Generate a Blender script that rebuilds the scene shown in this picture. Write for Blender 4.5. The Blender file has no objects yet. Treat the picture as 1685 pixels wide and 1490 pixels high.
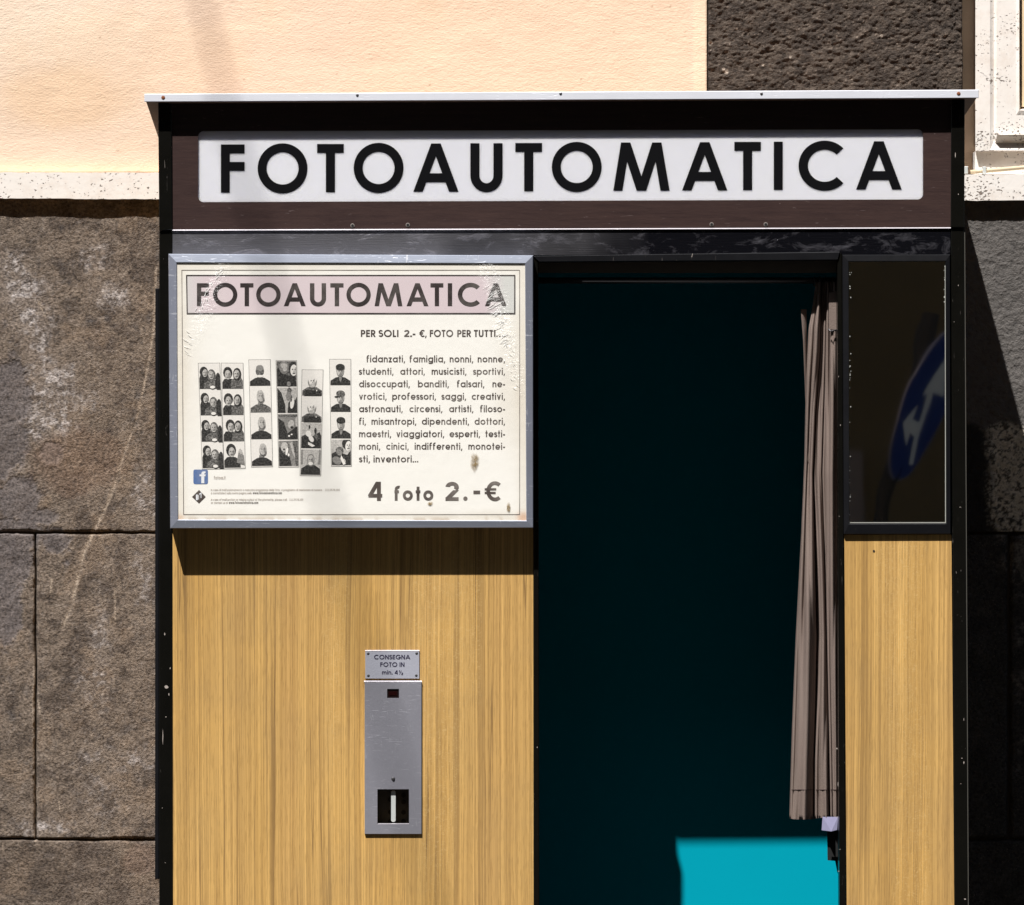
import bpy, bmesh, math, random
import numpy as np
from mathutils import Vector, Matrix
from mathutils.geometry import tessellate_polygon
R = math.radians
PI = math.pi
random.seed(7)
S = bpy.context.scene
COL = S.collection

# ------------------------------------------------------------------ camera
D0, CX, CY, K, ZC = 10.4, 690.0, 750.0, 850.0, 1.36   # metres to the booth front, principal point, scale
cam = bpy.data.cameras.new('camera')
cam_ob = bpy.data.objects.new('camera', cam)
COL.objects.link(cam_ob)
cam_ob.location = (0, -D0, ZC)
cam_ob.rotation_euler = (PI/2, 0, 0)
cam.sensor_width = 36
cam.lens = 36*D0/(1685/K)
cam.shift_x = (842.5-CX)/1685
cam.shift_y = (CY-745)/1685
cam.clip_start = 0.1
cam.clip_end = 300
S.camera = cam_ob
# ------------------------------------------------------------------ world, sun, exposure
SUN = Vector((-0.53, -1.0, 2.06)).normalized()
w = bpy.data.worlds.new('World'); S.world = w; w.use_nodes = True
nt = w.node_tree; nt.nodes.clear()
sky = nt.nodes.new('ShaderNodeTexSky'); sky.sky_type = 'NISHITA'; sky.sun_disc = False
sky.sun_elevation = math.asin(SUN.z); sky.sun_rotation = math.atan2(SUN.x, SUN.y)
bg = nt.nodes.new('ShaderNodeBackground'); bg.inputs[1].default_value = 0.05
wo = nt.nodes.new('ShaderNodeOutputWorld')
nt.links.new(sky.outputs[0], bg.inputs[0]); nt.links.new(bg.outputs[0], wo.inputs[0])
sl = bpy.data.lights.new('sun', 'SUN'); sl.energy = 5.0; sl.angle = R(0.53); sl.color = (1.0, 0.98, 0.95)
so = bpy.data.objects.new('sun', sl); COL.objects.link(so)
so.rotation_euler = SUN.to_track_quat('Z', 'Y').to_euler(); so.location = (-4, -8, 12)
S.view_settings.view_transform = 'Standard'; S.view_settings.look = 'None'
S.view_settings.exposure = 0.62; S.view_settings.gamma = 1; S.view_settings.use_curve_mapping = False
S.cycles.max_bounces = 8
S.cycles.transparent_max_bounces = 12

# ------------------------------------------------------------------ node helpers
class NT:
    def __init__(s, name, attr=False):
        s.m = bpy.data.materials.new(name); s.m.use_nodes = True
        s.t = s.m.node_tree; s.b = s.t.nodes['Principled BSDF']
        s.co = s.t.nodes.new('ShaderNodeTexCoord').outputs['Object']
    def n(s, typ, **kw):
        nd = s.t.nodes.new(typ)
        for k, v in kw.items(): setattr(nd, k, v)
        return nd
    def L(s, a, b): s.t.links.new(a, b)
    def put(s, sock, v):
        if isinstance(v, (int, float)): sock.default_value = v
        elif isinstance(v, (tuple, list)):
            sock.default_value = (*v, 1) if (len(v) == 3 and sock.type == 'RGBA') else v
        else: s.L(v, sock)
    def map(s, scale=(1,1,1), loc=(0,0,0), rot=(0,0,0), src=None):
        m = s.n('ShaderNodeMapping'); m.inputs['Scale'].default_value = scale
        m.inputs['Location'].default_value = loc; m.inputs['Rotation'].default_value = rot
        s.L(src or s.co, m.inputs[0]); return m.outputs[0]
    def noise(s, scale, detail=4, rough=.55, vec=None, dist=0.0):
        x = s.n('ShaderNodeTexNoise'); x.inputs['Scale'].default_value = scale
        x.inputs['Detail'].default_value = detail; x.inputs['Roughness'].default_value = rough
        x.inputs['Distortion'].default_value = dist
        s.L(vec or s.co, x.inputs['Vector']); return x.outputs[0]
    def vor(s, scale, vec=None, feat='F1', rnd=1.0):
        x = s.n('ShaderNodeTexVoronoi', feature=feat); x.inputs['Scale'].default_value = scale
        x.inputs['Randomness'].default_value = rnd
        s.L(vec or s.co, x.inputs['Vector']); return x.outputs['Distance']
    def ramp(s, f, stops, interp='LINEAR'):
        r = s.n('ShaderNodeValToRGB'); cr = r.color_ramp; cr.interpolation = interp
        while len(cr.elements) < len(stops): cr.elements.new(.5)
        for e, (p, c) in zip(cr.elements, stops):
            e.position = p; e.color = (c, c, c, 1) if isinstance(c, (int, float)) else (*c, 1)
        s.L(f, r.inputs[0]); return r.outputs[0]
    def mix(s, f, a, b, mode='MIX'):
        x = s.n('ShaderNodeMix', data_type='RGBA', blend_type=mode)
        s.put(x.inputs[0], f); s.put(x.inputs[6], a); s.put(x.inputs[7], b); return x.outputs[2]
    def math(s, op, a, b=0.0):
        x = s.n('ShaderNodeMath', operation=op); s.put(x.inputs[0], a); s.put(x.inputs[1], b); return x.outputs[0]
    def bump(s, h, dist, strength=1.0, nrm=None):
        x = s.n('ShaderNodeBump'); x.inputs['Distance'].default_value = dist
        x.inputs['Strength'].default_value = strength; s.L(h, x.inputs['Height'])
        if nrm: s.L(nrm, x.inputs['Normal'])
        return x.outputs[0]
    def fin(s, col=None, rough=None, metal=None, nrm=None, spec=None, **kw):
        b = s.b
        if col is not None: s.put(b.inputs['Base Color'], col)
        if rough is not None: s.put(b.inputs['Roughness'], rough)
        if metal is not None: s.put(b.inputs['Metallic'], metal)
        if spec is not None: s.put(b.inputs['Specular IOR Level'], spec)
        if nrm is not None: s.L(nrm, b.inputs['Normal'])
        for k, v in kw.items(): s.put(b.inputs[k.replace('_', ' ')], v)
        return s.m
def plain(name, col, rough=.6, metal=0.0, var=.12, vs=60, bump=.0002, spec=.5):
    t = NT(name); f = t.noise(vs, 4)
    c = t.mix(f, tuple(x*(1-var) for x in col), tuple(min(1, x*(1+var)) for x in col))
    return t.fin(c, rough, metal, t.bump(f, bump), spec)

# ---- metals and paints
def metal(name, base, r0, r1, brush=(1,1,1), scr=.0, mt=1.0, speck=True):
    t = NT(name)
    g = t.noise(260, 3, .6, t.map(brush))
    big = t.noise(9, 4, .6)
    sc = t.ramp(t.noise(38, 2, .5, t.map((1, 1, 9), rot=(0, .5, 0)), 1.2), [(.64, 0), (.70, 1)])
    sc2 = t.ramp(t.noise(30, 2, .5, t.map((9, 1, 1), rot=(0, .35, 0)), 1.0), [(.66, 0), (.72, 1)])
    s_ = t.math('MULTIPLY', t.math('MAXIMUM', sc, sc2), t.ramp(big, [(.4, 0), (.75, 1)]))
    c = t.mix(big, tuple(x*.82 for x in base), base)
    c = t.mix(t.math('MULTIPLY', s_, scr), c, (.92, .92, .95))
    r = t.mix(g, (r0,)*3, (r1,)*3)
    h = t.math('SUBTRACT', t.math('MULTIPLY', g, .3), t.math('MULTIPLY', s_, .5))
    return t.fin(c, r, mt, t.bump(h, .0004))
M = {}
M['alu'] = metal('brushed_aluminium', (.35, .37, .45), .40, .6, (1, 1, 12), 1.0, .6)
M['alu_h'] = metal('brushed_aluminium_bar', (.44, .475, .57), .40, .6, (.1, 1, 14), .7, .6)
M['fascia'] = metal('roof_edge_aluminium', (.90, .91, .98), .40, .6, (.1, 1, 8), .2, .25)
M['plate'] = metal('delivery_plate_metal', (.385, .38, .43), .42, .58, (1, 1, 1), .35, .5)
M['notice'] = metal('engraved_plate_metal', (.60, .61, .70), .40, .55, (1, 1, 1), .15, .4)
M['lip'] = metal('bright_trim', (.9, .85, .9), .3, .4, (1, 1, 1), 0, .6)

def m_black(name, base=(.003, .0028, .0022), r=.2, chips=True):
    t = NT(name)
    v = t.vor(95); sp = t.ramp(v, [(.0, 1), (.035, 1), (.055, 0)])
    gate = t.ramp(t.noise(7, 3), [(.56, 0), (.64, 1)])
    m_ = t.math('MULTIPLY', sp, gate)
    sc = t.ramp(t.noise(30, 3, .6, t.map((8, 1, 1), rot=(0, .8, 0)), .8), [(.69, 0), (.73, .6)])
    m2 = t.math('MAXIMUM', m_, t.math('MULTIPLY', sc, t.ramp(t.noise(5, 2), [(.5, 0), (.7, 1)])))
    c = t.mix(m2, t.mix(t.noise(14, 4), base, tuple(x*2.2 for x in base)), (.34, .30, .27))
    rr = t.mix(t.noise(22, 4), (r,)*3, (r+.18,)*3)
    return t.fin(c, rr, 0.0, t.bump(t.noise(34, 4), .0006), .22)
M['black'] = m_black('black_enamel')
M['black_satin'] = m_black('black_satin_frame', (.0035, .0035, .0045), .40)
M['dark_glass'] = None
def m_band():
    t = NT('steel_band_painted_sheen')
    g = t.noise(200, 3, .6, t.map((.08, 1, 3)))
    sep = t.n('ShaderNodeSeparateXYZ'); t.L(t.co, sep.inputs[0])
    painted_sheen = t.ramp(t.math('ADD', t.math('MULTIPLY', sep.outputs[0], .8), t.math('MULTIPLY', t.noise(5, 3), .5)), [(.30, 1), (.62, 0)])
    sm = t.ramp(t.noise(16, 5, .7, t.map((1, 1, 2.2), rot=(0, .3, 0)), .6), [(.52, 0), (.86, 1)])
    c = t.mix(painted_sheen, (.010, .010, .014), (.13, .125, .135))  # reflected brightness painted in: grey at the left, near black at the right
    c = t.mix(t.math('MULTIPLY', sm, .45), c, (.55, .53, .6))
    r = t.mix(painted_sheen, (.22,)*3, (.45,)*3)
    return t.fin(c, r, .55, t.bump(t.math('ADD', g, t.math('MULTIPLY', sm, 1.5)), .0005))
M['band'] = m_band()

def m_header():
    t = NT('dark_wood_laminate')
    f = t.noise(90, 5, .65, t.map((.12, 1, 1.6)))
    g = t.noise(420, 3, .6, t.map((.2, 1, 1)))
    big = t.noise(3.5, 3)
    c = t.mix(t.ramp(f, [(.3, 0), (.7, 1)]), (.024, .012, .012), (.058, .032, .027))
    c = t.mix(t.math('MULTIPLY', g, .45), c, (.085, .052, .044))
    c = t.mix(t.math('MULTIPLY', big, .5), c, (.024, .013, .014))
    scr = t.ramp(t.noise(22, 2, .5, t.map((1, 1, 7), rot=(0, .9, 0)), 2), [(.70, 0), (.74, 1)])
    c = t.mix(t.math('MULTIPLY', scr, .25), c, (.35, .28, .27))
    return t.fin(c, .42, 0, t.bump(g, .0002), .4)
M['header'] = m_header()

def m_teak():
    t = NT('teak_laminate')
    wob = t.noise(2.2, 3, .5, t.map((1, 1, .5)))
    wv = t.n('ShaderNodeVectorMath', operation='ADD')
    cmb = t.n('ShaderNodeCombineXYZ'); t.L(t.math('MULTIPLY', wob, .022), cmb.inputs[0])
    t.L(t.co, wv.inputs[0]); t.L(cmb.outputs[0], wv.inputs[1]); v = wv.outputs[0]
    wide = t.noise(11, 3, .5, t.map((1, 1, .05), src=v))
    mid = t.noise(48, 4, .6, t.map((1, 1, .009), src=v))
    fine = t.noise(230, 2, .5, t.map((1, 1, .004), src=v))
    pore = t.ramp(t.noise(700, 2, .5, t.map((1, 1, .05), src=v)), [(.54, 0), (.66, 1)])
    line = t.ramp(t.noise(52, 2, .45, t.map((1, 1, .006), (3.1, 0, 0), src=v)), [(.492, 0), (.50, 1), (.508, 0)])
    line2 = t.ramp(t.noise(60, 2, .45, t.map((1, 1, .012), (9.1, 0, 0), src=v)), [(.62, 0), (.66, 1)])
    c = t.ramp(wide, [(.3, (.68, .395, .118)), (.5, (.80, .490, .165)), (.7, (.67, .400, .140))])
    c = t.mix(t.ramp(mid, [(.35, .34), (.6, 0)]), c, (.42, .25, .085))
    c = t.mix(t.ramp(fine, [(.38, .42), (.58, 0)]), c, (.36, .20, .062))
    pin = t.noise(430, 2, .5, t.map((1, 1, .002), (2, 0, 0), src=v)); c = t.mix(t.ramp(pin, [(.36, .45), (.6, 0)]), c, (.34, .20, .07))
    c = t.mix(t.math('MULTIPLY', pore, .28), c, (.22, .12, .04))
    c = t.mix(t.math('MULTIPLY', line, .7), c, (.15, .085, .035))
    c = t.mix(t.math('MULTIPLY', line2, .35), c, (.20, .115, .045))
    fl = t.ramp(t.noise(150, 3, .7, t.map((1, 1, 1.2), src=v), 2), [(.52, 0), (.66, 1)])
    flg = t.ramp(t.noise(9, 2, .5, t.map((1, 1, .08), (5, 0, 0), src=v)), [(.52, 0), (.60, 1)])
    c = t.mix(t.math('MULTIPLY', t.math('MULTIPLY', fl, flg), .30), c, (.80, .58, .27))
    dirt = t.ramp(t.noise(4, 5, .65), [(.45, 0), (.8, .35)])
    c = t.mix(dirt, c, (.30, .20, .10))
    return t.fin(c, .46, 0, t.bump(t.math('ADD', pore, t.math('MULTIPLY', fine, .6)), .00012), .28)
M['teak'] = m_teak()

def m_sign():
    t = NT('white_acrylic')
    c = t.mix(t.noise(4, 4), (.76, .755, .87), (.83, .825, .92))
    spk = t.ramp(t.vor(160), [(.0, 1), (.03, 1), (.05, 0)])
    c = t.mix(t.math('MULTIPLY', spk, t.ramp(t.noise(12, 3), [(.6, 0), (.66, .7)])), c, (.3, .25, .2))
    t.fin(c, .22, 0, None, .4)
    t.b.inputs['Subsurface Weight'].default_value = 1.0
    t.b.inputs['Subsurface Radius'].default_value = (1.0, 1.0, 1.1)
    t.b.inputs['Subsurface Scale'].default_value = .011
    return t.m
M['sign'] = m_sign()
M['ink'] = plain('black_lettering', (.004, .004, .005), .7, 0, .1, 40, .00005, .08)

def m_poster():
    t = NT('yellowed_poster_paper')
    a = t.n('ShaderNodeAttribute', attribute_name='Col')
    f = t.noise(60, 5, .6)
    c = t.mix(t.math('MULTIPLY', f, .10), a.outputs['Color'], (.70, .63, .52))
    return t.fin(c, .5, 0, t.bump(t.noise(25, 4), .0006), .3)
M['poster'] = m_poster()
def m_print(name, col, fade=.35):
    t = NT(name)
    f = t.ramp(t.noise(14, 5, .65), [(.42, 0), (.72, 1)])
    g = t.ramp(t.noise(900, 2), [(.5, 0), (.75, 1)])
    c = t.mix(t.math('MULTIPLY', t.math('MAXIMUM', f, t.math('MULTIPLY', g, .5)), fade), col, (.62, .56, .50))
    return t.fin(c, .5, 0, None, .3)
M['print'] = m_print('poster_black_ink', (.030, .022, .022), .22)
M['print_grey'] = m_print('poster_faded_ink', (.075, .058, .050), .35)
M['print_pale'] = m_print('poster_tiny_grey_ink', (.42, .36, .31), .4)
M['print_line'] = m_print('poster_rule_ink', (.14, .115, .10), .5)
M['banner'] = m_print('pink_banner_ink', (.72, .60, .62), .25)
def m_banner():
    t = NT('pink_banner_print')
    sep = t.n('ShaderNodeSeparateXYZ'); t.L(t.co, sep.inputs[0])
    x = t.math('ADD', sep.outputs[0], t.math('MULTIPLY', t.noise(18, 3), .05))
    L0 = (306-CX)/K; L1 = (848-CX)/K
    e1 = t.ramp(t.math('SUBTRACT', x, L0), [(.02, .8), (.06, 0)])
    e2 = t.ramp(t.math('SUBTRACT', L1+.02, x), [(.02, .8), (.06, 0)])
    c = t.mix(t.noise(9, 4), (.68, .555, .585), (.76, .66, .66))
    c = t.mix(t.math('MAXIMUM', e1, e2), c, (.70, .72, .67))
    return t.fin(c, .5, 0, None, .3)
M['banner'] = m_banner()
M['badge'] = m_print('blue_badge_ink', (.075, .16, .38), .3)
M['badge_f'] = m_print('white_badge_ink', (.85, .86, .88), .1)
def m_photo(name, v):
    t = NT(name)
    f = t.noise(320, 4, .65)
    f2 = t.ramp(f, [(.42 if v < .2 else .3, 0), (.72, 1)]); lo = .55 if v < .7 else .93
    a = tuple(x*v*lo for x in (1, .95, .88)); b = tuple(min(1, x*v*(3.2 if v < .2 else 1.25 if v < .7 else 1.06)+.01) for x in (1, .95, .88))
    return t.fin(t.mix(f2, a, b), .45, 0, None, .3)
PH = [m_photo('photo_black', .035), m_photo('photo_dark', .11), m_photo('photo_mid', .30), m_photo('photo_skin', .60), m_photo('photo_light', .86)]

def m_film():
    t = NT('wrinkled_plastic_film')
    t.t.nodes.remove(t.b)
    a = t.n('ShaderNodeAttribute', attribute_name='Col')
    wr = t.noise(55, 3, .6, t.map((1, 1, 3.6), rot=(0, -.35, 0)), 1.6)
    h = t.math('MULTIPLY', wr, a.outputs['Fac'])
    nb = t.bump(h, .008, 1.0)
    gl = t.n('ShaderNodeBsdfGlossy'); gl.inputs['Roughness'].default_value = .22; t.L(nb, gl.inputs['Normal'])
    gl.inputs['Color'].default_value = (1, 1, 1, 1)
    tr = t.n('ShaderNodeBsdfTransparent')
    df = t.n('ShaderNodeBsdfDiffuse'); df.inputs['Color'].default_value = (.92, .91, .88, 1); t.L(nb, df.inputs['Normal'])
    ridge = t.ramp(t.noise(50, 2, .5, t.map((1, 1, 4.2), rot=(0, -.35, 0)), 1.6), [(.50, 0), (.545, 1), (.60, 0)])
    m1 = t.n('ShaderNodeMixShader'); t.L(t.math('MULTIPLY', t.math('MULTIPLY', ridge, a.outputs['Fac']), .85), m1.inputs[0])
    t.L(tr.outputs[0], m1.inputs[1]); t.L(df.outputs[0], m1.inputs[2])
    m2 = t.n('ShaderNodeMixShader'); m2.inputs[0].default_value = .045
    t.L(m1.outputs[0], m2.inputs[1]); t.L(gl.outputs[0], m2.inputs[2])
    t.L(m2.outputs[0], t.t.nodes['Material Output'].inputs[0])
    return t.m
M['film'] = m_film()

def m_mirror():
    t = NT('dark_mirror_glass')
    t.t.nodes.remove(t.b)
    gl = t.n('ShaderNodeBsdfGlossy'); gl.inputs['Roughness'].default_value = .022
    v = t.vor(120); sp = t.ramp(v, [(.0, 1), (.02, 1), (.035, 0)])
    gate = t.ramp(t.noise(9, 3), [(.58, 0), (.62, 1)])
    df = t.n('ShaderNodeBsdfDiffuse'); df.inputs['Color'].default_value = (.20, .17, .15, 1)
    gl.inputs['Color'].default_value = (1, .98, .92, 1)
    t.L(t.bump(t.noise(3, 2), .0006), gl.inputs['Normal'])
    m1 = t.n('ShaderNodeMixShader'); t.L(t.math('MULTIPLY', sp, gate), m1.inputs[0])
    t.L(gl.outputs[0], m1.inputs[1]); t.L(df.outputs[0], m1.inputs[2])
    t.L(m1.outputs[0], t.t.nodes['Material Output'].inputs[0])
    return t.m
M['mirror'] = m_mirror()
M['teal'] = plain('teal_painted_panel', (.0, .345, .46), .85, 0, .04, 6, .0001, .04)
M['inside'] = plain('dark_interior', (.006, .006, .007), .7, spec=.1)
M['floor'] = plain('booth_floor', (.025, .025, .027), .9, spec=.03)
M['softwood'] = plain('brown_plywood', (.22, .13, .085), .6, 0, .35, 40)
M['cloth'] = None
def m_cloth():
    t = NT('mauve_brown_curtain_cloth')
    wv = t.noise(900, 2, .5, t.map((.35, .35, 1.6)))
    big = t.noise(12, 4, .6, t.map((1, 1, .4)))
    c = t.mix(big, (.175, .137, .117), (.262, .207, .180))
    c = t.mix(t.math('MULTIPLY', wv, .5), c, (.20, .14, .12))
    return t.fin(c, .85, 0, t.bump(wv, .0008), .15)
M['cloth'] = m_cloth()
M['seam'] = plain('curtain_thread', (.07, .045, .04), .9)
M['lav'] = plain('lavender_tag_cloth', (.30, .29, .44), .8)
M['red'] = plain('red_display', (.014, .001, .001), .3)
M['whiteplastic'] = plain('white_plastic', (.62, .64, .62), .45)
M['rust'] = plain('rusty_screw', (.22, .07, .025), .8, 0, .5, 400)
M['screw'] = plain('steel_screw', (.14, .135, .14), .4, .7, .3, 400)
M['hole'] = plain('dark_hole', (.006, .006, .006), .8)

# stone-like materials driven by a colour attribute of stains plus fine grain
def m_attr(name, gs, bd, amp, rough=.9, gs2=None, bd2=.001, stretch=(1,1,1), speck=None, hi=1.0, th=(.30, .5, .68), det=6):
    t = NT(name)
    a = t.n('ShaderNodeAttribute', attribute_name='Col')
    v = t.map(stretch)
    g = t.noise(gs, det, .68, v)
    g2 = t.noise(gs2 or gs*3.1, 4, .6, v)
    f = t.ramp(g, [(.30, 1-amp), (.70, 1+0*amp)])
    c = t.mix(1.0, a.outputs['Color'], t.ramp(g, [(th[0], (1-amp, 1-amp, 1-amp*.97)), (th[1], (.95, .94, .93)), (th[2], (hi, hi, hi))]), 'MULTIPLY')
    if speck:
        sp = t.ramp(t.noise(gs2 or gs*2.3, 2, .5, t.map((1, 1, 1), (7, 3, 1))), [(.66, 0), (.72, 1)])
        c = t.mix(t.math('MULTIPLY', sp, speck), c, (.45, .36, .28))
    rl = t.math('SUBTRACT', 1.0, t.math('MULTIPLY', a.outputs['Alpha'], .75))   # alpha: how smooth the painted patch is
    h = t.math('MULTIPLY', g, rl)
    h2 = t.math('MULTIPLY', g2, rl)
    n1 = t.bump(h, bd); n2 = t.bump(h2, bd2, 1.0, n1)
    return t.fin(c, rough, 0, n2, .25)
M['peperino'] = m_attr('weathered_peperino', 175, .0060, .56, .9, 420, .0018, (1, 1, 1), .40, 1.3, (.36, .5, .64), 4)
M['basalt'] = m_attr('coarse_dark_stone', 170, .010, .6, .95, 420, .005, (.6, 1, 1.2), .25, 1.3)
M['plaster'] = m_attr('apricot_plaster', 75, .0009, .05, .9, 230, .0009, (.65, 1, 1.4))
M['render'] = m_attr('grey_cement_render', 75, .009, .35, .9, 260, .0025)

def m_trav():
    t = NT('pitted_travertine')
    c = t.mix(t.noise(8, 5, .6), (.80, .73, .66), (.90, .86, .82))
    n_ = t.noise(210, 3, .55, t.map((.75, 1, 1.1)))
    gate = t.noise(17, 4, .7, t.map((.6, 1, 1)))
    p = t.ramp(t.math('ADD', n_, t.math('MULTIPLY', gate, .62)), [(.955, 0), (1.01, 1)])
    n2 = t.ramp(t.noise(330, 2), [(.70, 0), (.74, 1)])
    p = t.math('MAXIMUM', p, t.math('MULTIPLY', n2, t.ramp(gate, [(.56, 0), (.66, .8)])))
    c = t.mix(t.ramp(t.noise(26, 5, .7), [(.5, 0), (.8, .45)]), c, (.60, .46, .36))
    c = t.mix(t.math('MULTIPLY', p, .85), c, (.12, .075, .05))
    h = t.math('SUBTRACT', t.math('MULTIPLY', t.noise(90, 4), .12), p)
    return t.fin(c, .75, 0, t.bump(h, .003), .3)
M['trav'] = m_trav()
M['cream'] = plain('cream_render', (.80, .62, .40), .85)
M['cable'] = plain('beige_cable_sheath', (.60, .49, .33), .5, 0, .06)

# ------------------------------------------------------------------ geometry helpers
def P(px, py, dep=0.0):
    k = (D0+dep)/D0/K
    return Vector(((px-CX)*k, dep, ZC+(CY-py)*k))
def empty(name, loc=(0,0,0)):
    o = bpy.data.objects.new(name, None); COL.objects.link(o); o.location = loc
    o.empty_display_size = .1; return o
def tag(o, label=None, cat=None, group=None, kind=None):
    if label: o['label'] = label
    if cat: o['category'] = cat
    if group: o['group'] = group
    if kind: o['kind'] = kind
    return o
ROOTLOC = {}
def link(name, verts, faces, mat, parent=None, smooth=False):
    me = bpy.data.meshes.new(name)
    me.from_pydata([tuple(v) for v in verts], [], faces); me.update()
    if mat: me.materials.append(mat)
    if smooth: me.polygons.foreach_set('use_smooth', [True]*len(me.polygons))
    o = bpy.data.objects.new(name, me); COL.objects.link(o)
    if parent: o.parent = parent
    # keep geometry in world coordinates whatever the parent's place
    if parent:
        q = parent; off = Vector((0,0,0))
        while q: off += q.location; q = q.parent
        o.location = -off
    return o
class MB:
    def __init__(s): s.v = []; s.f = []
    def add(s, vs, fs):
        b = len(s.v); s.v += [Vector(v) for v in vs]; s.f += [tuple(i+b for i in f) for f in fs]
    def box(s, x0, x1, y0, y1, z0, z1):
        vs = [(x0,y0,z0),(x1,y0,z0),(x1,y1,z0),(x0,y1,z0),(x0,y0,z1),(x1,y0,z1),(x1,y1,z1),(x0,y1,z1)]
        s.add(vs, [(0,1,5,4),(1,2,6,5),(2,3,7,6),(3,0,4,7),(4,5,6,7),(3,2,1,0)])
    def quadprism(s, pts, d0, d1, bev=0.0):
        """pts: four photo points (TL,TR,BR,BL) at depth d0 (front); extruded straight back to d1"""
        f = [P(x, y, d0) for x, y in pts]
        b = [Vector((v.x, d1, v.z)) for v in f]
        if bev:
            c = sum(f, Vector())/4
            fi = []
            for v in f:
                fi.append(Vector((v.x + math.copysign(bev, c.x-v.x), v.y, v.z + math.copysign(bev, c.z-v.z))))
            m = [Vector((v.x, d0+bev, v.z)) for v in f]
            s.add(fi+m+b, [(3,2,1,0)]+[(i, (i+1)%4, 4+(i+1)%4, 4+i) for i in range(4)]
                  + [(4+i, 4+(i+1)%4, 8+(i+1)%4, 8+i) for i in range(4)] + [(8,9,10,11)])
        else:
            s.add(f+b, [(3,2,1,0)]+[(i, (i+1)%4, 4+(i+1)%4, 4+i) for i in range(4)]+[(4,5,6,7)])
    def rect(s, x0, y0, x1, y1, d0, d1, bev=0.0): s.quadprism([(x0,y0),(x1,y0),(x1,y1),(x0,y1)], d0, d1, bev)
    def loops(s, loops, d0, d1=None):
        """flat shape with holes from photo-point loops, front at d0, extruded to d1"""
        L3 = [[Vector((p[0], p[1], 0)) for p in l] for l in loops]
        flat = [p for l in loops for p in l]
        tri = tessellate_polygon(L3)
        f = [P(x, y, d0) for x, y in flat]
        faces = []
        for a, b_, c in tri:
            n_ = (f[b_]-f[a]).cross(f[c]-f[a])
            faces.append((a, b_, c) if n_.y < 0 else (a, c, b_))
        s.add(f, faces)
        if d1 is not None:
            for l in loops:
                n = len(l); ff = [P(x, y, d0) for x, y in l]; bb = [Vector((v.x, d1, v.z)) for v in ff]
                s.add(ff+bb, [(i, (i+1)%n, n+(i+1)%n, n+i) for i in range(n)])
    def flat(s, pts, dep):
        k = getattr(s, 'k', 0); s.k = k+1
        dep = dep-.000018*(k % 9); s.flatonly = True
        a = sum(pts[i][0]*pts[(i+1) % len(pts)][1]-pts[(i+1) % len(pts)][0]*pts[i][1] for i in range(len(pts)))
        ii = tuple(range(len(pts))); s.add([P(x, y, dep) for x, y in pts], [ii if a < 0 else ii[::-1]])
    def tube(s, path, r, n=10, cap=True):
        path = [Vector(p) for p in path]; rings = []
        for i, p in enumerate(path):
            t = (path[min(i+1, len(path)-1)]-path[max(i-1, 0)]).normalized()
            u = t.orthogonal().normalized() if i == 0 else (u0 - t*u0.dot(t)).normalized()
            u0 = u; v = t.cross(u)
            rings.append([p+(u*math.cos(2*PI*k/n)+v*math.sin(2*PI*k/n))*r for k in range(n)])
        vs = [q for r_ in rings for q in r_]; fs = []
        for i in range(len(rings)-1):
            for k in range(n):
                fs.append((i*n+k, i*n+(k+1)%n, (i+1)*n+(k+1)%n, (i+1)*n+k))
        if cap: fs += [tuple(range(n))[::-1], tuple((len(rings)-1)*n+k for k in range(n))]
        s.add(vs, fs)
    def disc(s, px, py, r, d0, d1, n=14, dome=0.0):
        """screw head or hole: r in photo pixels"""
        c = P(px, py, d0); rr = r/K
        ring = [c+Vector((math.cos(2*PI*k/n)*rr, 0, math.sin(2*PI*k/n)*rr)) for k in range(n)]
        back = [Vector((v.x, d1, v.z)) for v in ring]
        if dome:
            ring2 = [c+Vector((math.cos(2*PI*k/n)*rr*.6, -dome*.8, math.sin(2*PI*k/n)*rr*.6)) for k in range(n)]
            s.add(ring+back+ring2+[c+Vector((0,-dome,0))],
                  [(k, (k+1)%n, n+(k+1)%n, n+k) for k in range(n)]
                  + [(k, 2*n+k, 2*n+(k+1)%n, (k+1)%n) for k in range(n)]
                  + [(2*n+k, 3*n, 2*n+(k+1)%n) for k in range(n)])
        else:
            s.add(ring+back, [tuple(range(n))]+[(k, (k+1)%n, n+(k+1)%n, n+k) for k in range(n)])
    def build(s, name, mat, parent=None, smooth=False, fixn=True):
        o = link(name, s.v, s.f, mat, parent, smooth)
        if fixn and not getattr(s, 'flatonly', False):
            bm = bmesh.new(); bm.from_mesh(o.data); bmesh.ops.recalc_face_normals(bm, faces=bm.faces); bm.to_mesh(o.data); bm.free()
        return o
def colour(o, cols):
    a = o.data.color_attributes.new('Col', 'FLOAT_COLOR', 'POINT')
    a.data.foreach_set('color', np.asarray(cols, dtype=np.float32).ravel())

_T = [np.random.RandomState(11+i).rand(256, 256) for i in range(12)]
def vn(x, y, seed=0):
    T = _T[seed % 12]; x = np.asarray(x, float)+seed*17.3; y = np.asarray(y, float)+seed*9.1
    xi = np.floor(x).astype(int); yi = np.floor(y).astype(int); fx = x-xi; fy = y-yi
    fx = fx*fx*(3-2*fx); fy = fy*fy*(3-2*fy)
    a = T[xi & 255, yi & 255]; b = T[(xi+1) & 255, yi & 255]; c = T[xi & 255, (yi+1) & 255]; d = T[(xi+1) & 255, (yi+1) & 255]
    return a*(1-fx)*(1-fy)+b*fx*(1-fy)+c*(1-fx)*fy+d*fx*fy
def fbm(x, y, sc, oct=5, seed=0, rough=.55):
    s = 0; amp = 1; tot = 0; f = 1/sc
    for i in range(oct):
        s = s+amp*vn(x*f, y*f, seed+i); tot += amp; amp *= rough; f *= 2.03
    return s/tot
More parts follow.
